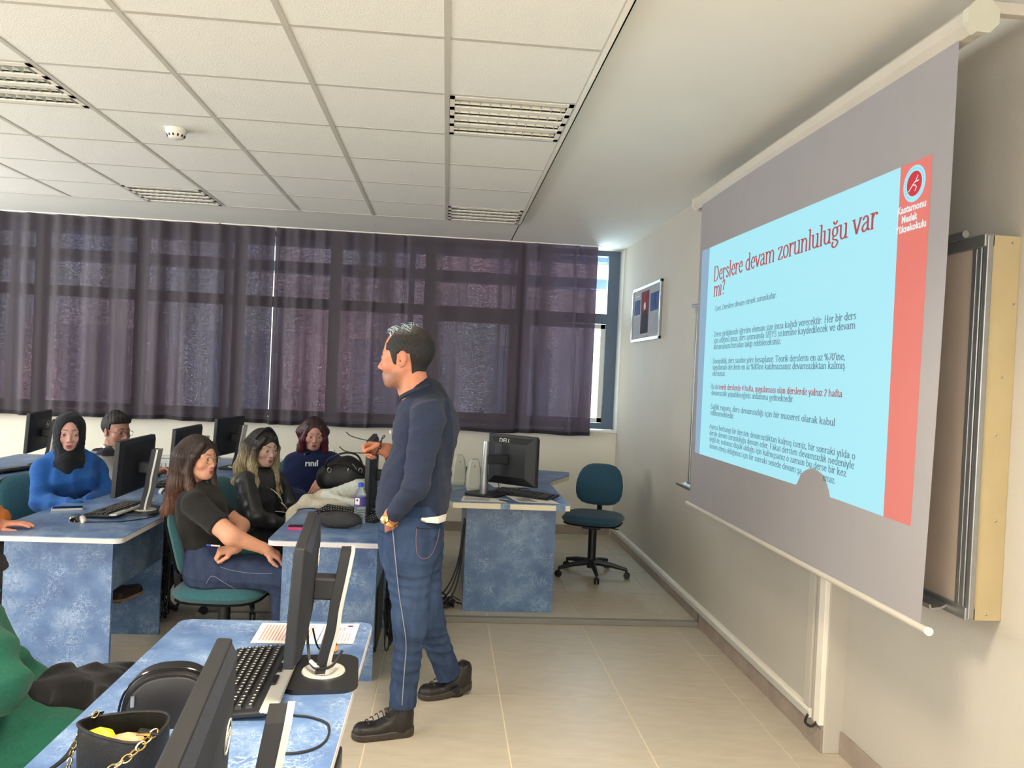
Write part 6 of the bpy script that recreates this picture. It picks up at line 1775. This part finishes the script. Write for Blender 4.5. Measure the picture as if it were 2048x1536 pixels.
# ------------------------------------------------------------ woman with red hair
def woman_red():
    Fh = nrm((.28, -.94, -.20)); F = nrm((.30, -.95, 0)); hd = Frame(at(627, 868, 5.95), Fh, (.0, 0, 1), .96)
    A = axes(F, (0, 0, 1)); T = [(at(618, 952, 5.98), (.205, .135, .19), A), (at(612, 990, 5.98), (.205, .15, .12), A), (at(624, 920, 5.98), (.15, .09, .06), A)]
    sR, eR, wR = at(586, 925, 5.95), at(580, 985, 5.88), at(620, 1002, 5.7); sL, eL, wL = at(664, 922, 6.02), at(704, 942, 5.85), at(656, 948, 5.62); nb_ = at(626, 908, 5.98)
    arms = [(nb_, sR, .06, .065), (nb_, sL, .06, .065), (sR, eR, .07, .06), (eR, wR, .058, .045), (sL, eL, .066, .058), (eL, wL, .055, .046)]
    legs = [(at(612, 1015, 5.9), at(625, 1015, 6.0), .13, .13), (at(612, 1015, 5.85), at(625, 1040, 5.5), .09, .07), (at(640, 1015, 5.9), at(650, 1040, 5.5), .09, .07), (at(625, 1040, 5.5), at(628, 1150, 5.5), .06, .045), (at(650, 1040, 5.5), at(652, 1150, 5.5), .06, .045)]
    h1 = hand_field(at(647, 957, 5.56), (-.50, -.25, -.75), (.2, .8, -.3), side=1, sc=.88, fa=wL, far=(.034, .028), curl=(10, 12, 10))
    hair = hair_long(front=[((.050, -.050, .075), (.040, -.080, -.03), .016, .024), ((.04, -.08, -.03), (.03, -.092, -.11), .028, .030), ((.03, -.092, -.11), (.03, -.10, -.165), .026, .006), ((.02, -.085, -.05), (.01, -.118, -.090), .022, .004), ((.02, -.085, -.09), (.01, -.120, -.130), .022, .004),
                            ((.050, .050, .075), (.040, .080, -.03), .016, .024), ((.04, .08, -.03), (.03, .088, -.12), .028, .028), ((.03, .088, -.12), (.04, .085, -.19), .026, .006), ((.02, .085, -.03), (.01, .118, -.070), .022, .004), ((.02, .085, -.08), (.01, .116, -.12), .022, .004)],
                     back=[((-.05, 0, .0), (-.05, 0, -.11), .080, .050)], vol=.002, amp=.0020, open_=(.104, -.022, .080, .062, .100))
    def hc(v):
        k = np.clip((.09-v[:, 2])/.16, 0, 1)[:, None]; return L3(52, 30, 34)*(1-k)+L3(92, 34, 44)*k
    r = person('person in a navy sweatshirt with layered dark red hair, at the back near the radiator', hd, T, arms, legs, [h1], skin=(196, 146, 130), top=(30, 38, 74), pants=(60, 70, 92), hair=hair, hair_colf=hc,
        colkw=dict(lip=(140, 78, 80), blush=.3, brow=(104, 70, 64)), fold=.006, ff=11, gaze=(1, 0, -.2), head_h=.003, htop=.008, pants_h=.01, clip_top=lambda P: -cone(P, hd.w1((-.02, 0, -.07)), hd.w1((-.01, 0, -.19)), .05, .062))
    # lettering on the sweatshirt and headphones round the neck
    o = text('chest_lettering', 'rınıl', .062, M['white'], r, (0, 0, 0), (0, 0, 0), 'CENTER', bold=.002)
    X_ = nrm(np.cross(F, (0, 0, 1)))*-1; p = at(623, 932, 5.83)
    mw = Matrix(((X_[0], 0, -F[0]*-1, p[0]), (X_[1], 0, F[1], p[1]), (X_[2], 1, 0, p[2]), (0, 0, 0, 1)))
    o.data.transform(mw)
    MB().tube(catmull([hd.w1(q) for q in ((.02, -.075, -.135), (.055, -.060, -.160), (.07, 0, -.175), (.055, .060, -.160), (.02, .075, -.135))], 5), .010, 8).build('headphones', M['gloss'], r)
    MB().lathe([(0, 0), (.028, 0), (.030, .012), (.02, .022), (0, .022)], tuple(hd.w1((.06, -.045, -.155))), 18, Vector(F).to_track_quat('Z', 'Y').to_matrix()).build('headphone_cup', M['gloss'], r)
    return r
woman_red()
swivel_chair('swivel chair hidden behind the person in the navy sweatshirt', -1.05, 6.08, math.radians(-72), .03, .40)

# ------------------------------------------------------------ woman in hijab
def woman_scarf():
    Fh = nrm((.42, -.90, -.02)); F = nrm((.62, -.78, 0)); hd = Frame(at(139, 867, 4.92), Fh, (.0, 0, 1), .99)
    A = axes(F, (.03, 0, 1)); T = [(at(138, 955, 4.96), (.172, .125, .18), A), (at(136, 1008, 4.96), (.16, .13, .12), A), (at(140, 922, 4.96), (.15, .085, .07), A), (at(150, 962, 4.86), (.13, .07, .07), A)]
    sR, eR, wR = at(86, 940, 4.86), at(82, 1004, 4.74), at(150, 1012, 4.62); sL, eL, wL = at(192, 938, 5.08), at(212, 990, 5.0), at(176, 1006, 4.74); nb_ = at(138, 912, 4.98)
    arms = [(nb_, sR, .06, .065), (nb_, sL, .06, .065), (sR, eR, .070, .060), (eR, wR, .058, .042), (sL, eL, .066, .058), (eL, wL, .055, .042)]
    legs = [(at(136, 1045, 4.9), at(150, 1045, 5.0), .13, .13), (at(140, 1045, 4.85), at(250, 1060, 4.72), .095, .07), (at(150, 1045, 5.05), at(255, 1060, 4.95), .09, .07), (at(250, 1060, 4.72), at(262, 1185, 4.62), .06, .045), (at(255, 1060, 4.95), at(258, 1190, 4.95), .06, .045)]
    def hij(P):
        s = ell(P, (-.016, 0, .034), (.112, .089, .099)); s = smin(s, ell(P, (.014, 0, -.035), (.088, .086, .096)), .03)
        s = smin(s, cone(P, (.0, 0, -.07), (.012, 0, -.20), .074, .104), .03)
        s = smax(s, -ell(P, (.112, 0, -.008), (.085, .0520, .095)), .006)
        d = cone(P, (.070, 0, -.165), (.125, .01, -.275), .062, .016); s = smin(s, d, .03)
        return s+folds(P, .0022, 30, 8)
    def tc(v):
        c = np.tile(L3(40, 92, 164), (len(v), 1)); q = at(140, 998, 4.7); m_ = np.abs(v[:, 2]-q[2]-.02*np.sin(v[:, 0]*9))<.012; m_ &= v[:, 1] < 4.92; m_ &= (v[:, 0] > at(100, 998, 4.8)[0]) & (v[:, 0] < at(190, 998, 4.8)[0]); return c
    def hoodt(P, o):
        h_ = cone(P, hd.w1((-.03, -.07, -.17)), hd.w1((.085, -.03, -.235)), .034, .024); h2 = cone(P, hd.w1((-.03, .07, -.17)), hd.w1((.085, .03, -.235)), .034, .024)
        return smin(o, np.minimum(h_, h2), .015)
    h1 = hand_field(wR, (.9, -.1, -.15), (0, 0, -1), side=1, sc=.86, fa=wR-nrm(wR-eR)*.06, far=(.034, .026))
    r = person('person in a black headscarf and bright blue hoodie, arms folded on the front-left desk', hd, T, arms, legs, [h1], skin=(208, 162, 148), top=(40, 92, 164), pants=(44, 44, 50), hair=(hij, (-.16, -.13, -.27), (.16, .13, .15)), hair_col=(34, 36, 40), hair_mat='cloth',
        top_colf=tc, extra_top=hoodt, colkw=dict(lip=(166, 98, 96), blush=.3, brow=(92, 68, 60)), headkw=dict(ears=False), fold=.010, ff=11, gaze=(1, .15, .05), htop=.0065, pants_h=.009, hair_h=.0032)
    for o in r.children:
        if o.name.startswith('hair'): o.name = 'headscarf'
    sh = MB()
    return r
woman_scarf()
swivel_chair('dark green-backed swivel chair under the person in the headscarf', -2.33, 4.93, math.radians(-25), 0, .42)
sh = thing('shoe', 'brown shoe with pale sole resting beneath the front-left desk', 'shoe', (0, 0, 0))
a_, b_ = at(236, 1190, 4.42), at(272, 1180, 4.50)
def shf(P): return smin(smax(cone(P, a_, b_, .050, .036), -.0+(a_[2]-.012)-P[:, 2], .01), cone(P, a_, a_+np.array([-.05, 0, .05]), .045, .04), .02)
v, f = surf(shf, np.minimum(a_, b_)-.12, np.maximum(a_, b_)+.12, .006); np_mesh('upper', [(v, f, np.tile(L3(50, 42, 38), (len(v), 1)))], M['shoe'], sh)
def slf(P): return smax(smax(cone(P*np.array([1, 1, 0], F32), a_*[1, 1, 0], b_*[1, 1, 0], .053, .039), P[:, 2]-(a_[2]-.010)-.30*np.maximum(0, P[:, 0]-b_[0]+.01), .003), (a_[2]-.026)+.30*np.maximum(0, P[:, 0]-b_[0]+.01)-P[:, 2], .003)
v, f = surf(slf, np.minimum(a_, b_)-.12, np.maximum(a_, b_)+.12, .005); np_mesh('sole', [(v, f, np.tile(L3(150, 120, 92), (len(v), 1)))], M['shoe'], sh)

# ------------------------------------------------------------ young man with glasses
def man_grey():
    Fh = nrm((.86, -.51, -.10)); F = nrm((.80, -.60, 0)); hd = Frame(at(233, 862, 5.75), Fh, (.0, 0, 1), 1.0)
    A = axes(F, (-.04, 0, 1)); T = [(at(242, 945, 5.8), (.195, .13, .18), A), (at(245, 985, 5.8), (.18, .13, .12), A), (at(238, 912, 5.8), (.15, .085, .07), A)]
    sR, eR, wR = at(210, 918, 5.64), at(232, 968, 5.5), at(296, 950, 5.5); sL, eL, wL = at(268, 918, 5.96), at(300, 960, 5.9), at(312, 940, 5.75); nb_ = at(236, 900, 5.8)
    arms = [(nb_, sR, .06, .066), (nb_, sL, .06, .066), (sR, eR, .070, .060), (eR, wR, .058, .042), (sL, eL, .066, .058), (eL, wL, .055, .042)]
    legs = [(at(245, 1010, 5.7), at(250, 1010, 5.85), .13, .13), (at(245, 1010, 5.65), at(330, 1015, 5.5), .09, .07), (at(250, 1010, 5.9), at(335, 1015, 5.75), .09, .07), (at(330, 1015, 5.5), at(330, 1130, 5.5), .06, .045), (at(335, 1015, 5.75), at(335, 1130, 5.75), .06, .045)]
    def hairf(P):
        Q = P.copy(); Q[:, 1] = np.abs(Q[:, 1]); s = ell(Q, (-.016, 0, .040), (.108, .083, .094)); s = smin(s, cone(Q, (.058, .0, .098), (.045, .045, .090), .026, .022), .03); s = smin(s, sph(Q, (-.02, 0, .09), .055), .03)
        low = np.where(Q[:, 0] > .022, .066-.25*(.075-Q[:, 0]), np.where(Q[:, 0] > -.030, .012, -.070))-Q[:, 2]
        return smax(s+.0022*np.sin(P[:, 0]*190+P[:, 2]*90)*np.sin(P[:, 1]*160), low, .010)
    h1 = hand_field(at(316, 942, 5.72), (.9, -.2, .25), (0, -.3, -1), side=-1, sc=.95, fa=wL, far=(.030, .028), curl=(45, 50, 30))
    def tc(v):
        c = np.tile(L3(132, 130, 128), (len(v), 1)); l = hd.loc(v); k = (l[:, 2] > -.215-.35*np.maximum(0, .03-l[:, 0]))&(l[:, 2] > -.25); c[k & (l[:, 2] > -.150)] = L3(44, 46, 52)
        k2 = (l[:, 0] > .035) & (np.abs(l[:, 1]-.0) < .05); c[k2 & (l[:, 2] > -.29)] = L3(190, 190, 194); return c
    def hoodx(P, o): return smin(o, cone(P, hd.w1((-.085, -.07, -.175)), hd.w1((-.085, .07, -.175)), .045, .045), .03)
    r = person('young person with thin glasses in a grey hooded jacket, behind the front-left monitor', hd, T, arms, legs, [h1], skin=(166, 122, 106), male=True, top=(132, 130, 128), pants=(50, 54, 66), hair=(hairf, (-.14, -.11, -.10), (.13, .11, .16)), hair_col=(40, 38, 38), hair_mat='hair_short', extra_top=hoodx,
        top_colf=tc, colkw=dict(lip=(140, 86, 80), blush=.15, brow=(44, 36, 34), stubble=.2), fold=.005, ff=11, gaze=(1, 0, -.2), head_h=.003, htop=.0065, pants_h=.01, clip_top=lambda P: -cone(P, hd.w1((-.03, 0, -.05)), hd.w1((-.03, 0, -.165)), .056, .060))
    specs(hd, r, 'black', .021, .0, .106)
    # shirt collar
    MB().tube(catmull([hd.w1(q) for q in ((-.05, -.062, -.105), (.0, -.066, -.125), (.045, -.03, -.165), (.05, 0, -.18))], 5), [.010]*15+[.008], 8).build('shirt_collar', M['white'], r)
    return r
man_grey()
swivel_chair('swivel chair hidden behind the person in the grey jacket', -2.50, 5.80, math.radians(-30), 0, .42)

# ------------------------------------------------------------ cropped people at the left edge
def person_orange():
    F = nrm((.9, .2, 0)); hd = Frame(at(-90, 880, 4.0), F, sc=.97); A = axes(F)
    T = [(at(-95, 985, 4.0), (.19, .13, .18), A), (at(-95, 1060, 4.0), (.18, .14, .13), A), (at(-95, 945, 4.0), (.15, .085, .07), A)]
    sR, eR, wR = at(-85, 965, 3.86), at(-40, 1035, 3.78), at(-8, 1050, 3.88); sL, eL, wL = at(-85, 965, 4.2), at(-20, 1030, 4.2), at(2, 1036, 4.1)
    m_ = sR+(eR-sR)*.9
    arms = [(at(-95, 935, 4.0), sR, .06, .065), (at(-95, 935, 4.0), sL, .06, .065), (sR, eR, .070, .062), (eR, eR+(wR-eR)*.3, .056, .052), (sL, eL, .066, .060), (eL, wL, .056, .046)]
    legs = [(at(-90, 1110, 3.95), at(-90, 1110, 4.1), .13, .13), (at(-85, 1110, 3.9), at(20, 1120, 3.98), .10, .075), (at(-85, 1110, 4.12), at(20, 1118, 4.2), .10, .075), (at(20, 1120, 3.98), at(10, 1300, 4.05), .065, .05), (at(20, 1118, 4.2), at(12, 1290, 4.25), .065, .05)]
    h1 = hand_field(wR, (.95, .1, .12), (0, 0, -1), side=1, sc=.92, fa=eR, far=(.045, .028), curl=(8, 12, 8))
    r = person('person in an orange sweater cropped by the left edge, forearm on the desk', hd, T, arms, legs, [h1], skin=(216, 150, 122), top=(214, 128, 60), pants=(50, 48, 48), hair=hair_long(front=[((.05, -.05, .07), (.03, -.08, -.1), .015, .02), ((.05, .05, .07), (.03, .08, -.1), .015, .02)], back=[((-.05, 0, 0), (-.07, 0, -.2), .08, .06)]), head_h=.005, hair_h=.006, htop=.008, pants_h=.009)
    return r
person_orange()
swivel_chair('teal swivel chair edge at the left border, beside the end panel', at(-95, 1150, 4.0)[0]+.02, 4.02, math.radians(8), 0, .42)

def person_green():
    F = nrm((.85, .35, 0)); hd = Frame(at(-130, 1095, 1.98), F, sc=.97); A = axes(F, (.1, 0, 1))
    T = [(at(-75, 1355, 2.0), (.18, .125, .18), A), (at(-60, 1460, 2.0), (.18, .14, .14), A), (at(-100, 1270, 2.02), (.15, .085, .07), A)]
    sR, eR, wR = at(-28, 1315, 1.90), at(6, 1378, 1.86), at(-80, 1420, 1.86); sL = at(-60, 1290, 2.2); eL, wL = at(60, 1360, 2.3), at(80, 1385, 2.2)
    arms = [(at(-100, 1240, 2.02), sR, .06, .070), (at(-100, 1240, 2.02), sL, .06, .065), (sR, eR, .064, .060), (eR, wR, .058, .05), (sL, eL, .060, .05), (eL, wL, .045, .035)]
    legs = [(at(-60, 1520, 1.9), at(-60, 1520, 2.1), .14, .14)]
    def skirt(P, o):
        o = smin(o, cone(P, at(-40, 1545, 1.95), at(110, 1500, 2.02), .125, .095), .06); o = smin(o, cone(P, at(-40, 1520, 2.15), at(120, 1470, 2.25), .12, .095), .06)
        return smin(o, cone(P, at(112, 1505, 2.02), at(105, 1620, 2.10), .095, .12), .05)
    r = person('person in a green long dress cropped at the lower left corner', hd, T, arms, (), [], skin=(206, 160, 140), top=(24, 76, 60), hair=hair_long(back=[((-.05, 0, 0), (-.07, 0, -.2), .08, .06)]), extra_top=skirt, fold=.015, ff=11, head_h=.005, hair_h=.006, htop=.006,
        clip_top=None)
    return r
person_green()
swivel_chair('swivel chair under the person in green, outside the lower left corner', -1.36, 1.95, math.radians(22), 0, .30)
ct = thing('black_coat', 'crumpled black coat lying across the lap of the person in green', 'coat', (0, 0, 0))
c0, c1, c2, c3 = at(72, 1400, 2.08), at(120, 1395, 2.2), at(185, 1395, 2.42), at(262, 1370, 2.7)
def coatf(P):
    o = cone(P, c0, c1, .045, .075)
    for a, b, r0, r1 in ((c1, c2, .075, .085), (c2, c3, .085, .075), (c1+np.array([0, 0, -.04]), c2+np.array([0, 0, -.09]), .05, .06)): o = smin(o, cone(P, a, b, r0, r1), .04)
    return o+folds(P, .014, 14, 2)
v, f = surf(coatf, np.minimum(c0, c3)-.2, np.maximum(c0, c3)+.2, .007); np_mesh('cloth', [(v, f, np.tile(L3(28, 28, 31), (len(v), 1)))], M['cloth'], ct)

# ------------------------------------------------------------ white coat lying on the middle desk
cw = thing('white_coat', 'cream white padded coat heaped on the middle desk', 'coat', (0, 0, 0))
zt = .73
def A3(px, py, Y, z=None):
    p = at(px, py, Y); return p
def cwf(P):
    segs = [((-.79, 4.70, .755), (-.70, 4.78, .77), .035, .05), ((-.70, 4.78, .77), (-.55, 4.86, .785), .05, .060), ((-.60, 4.80, .78), (-.47, 4.93, .80), .06, .07), ((-.47, 4.93, .80), (-.40, 4.90, .78), .07, .05),
            ((-.84, 4.62, .71), (-.78, 4.70, .77), .030, .038), ((-.86, 4.58, .60), (-.84, 4.62, .71), .026, .032), ((-.70, 4.66, .755), (-.45, 4.72, .76), .03, .032), ((-.60, 4.98, .77), (-.42, 5.00, .77), .05, .05)]
    o = None
    for a, b, r0, r1 in segs:
        e = cone(P, a, b, r0, r1); o = e if o is None else smin(o, e, .05)
    o = o+folds(P, .009, 13, 4)
    return smax(o, np.where(P[:, 0] > -.815, .7325-P[:, 2], -1).astype(F32), .004)
v, f = surf(cwf, (-.95, 4.48, .54), (-.28, 5.14, 1.0), .0065); np_mesh('cloth', [(v, f, np.tile(L3(206, 198, 180), (len(v), 1)))], M['cloth'], cw)
def cwg(P):
    o = cone(P, (-.68, 4.74, .800), (-.49, 4.82, .835), .030, .050); o = smin(o, cone(P, (-.49, 4.82, .835), (-.39, 4.82, .79), .050, .038), .03); o = smin(o, cone(P, (-.68, 4.74, .80), (-.50, 4.66, .765), .02, .022), .03)
    return o+folds(P, .007, 16, 9)
v, f = surf(cwg, (-.78, 4.62, .72), (-.28, 4.94, 1.0), .0055); np_mesh('hood_lining', [(v, f, np.tile(L3(214, 218, 208), (len(v), 1)))], M['cloth'], cw)

# ------------------------------------------------------------ put every assembled thing's empty at its own base
bpy.context.view_layer.update()
for o in list(SC.objects):
    if o.type == 'EMPTY' and o.parent is None and o.get('category') and o.location.length < 1e-6 and o.children:
        P = [c.matrix_world @ Vector(b) for c in o.children_recursive if c.type == 'MESH' for b in c.bound_box]
        if not P: continue
        b = Vector((sum(p.x for p in P)/len(P), sum(p.y for p in P)/len(P), min(p.z for p in P)))
        o.location = b
        for c in o.children: c.location = c.location-b
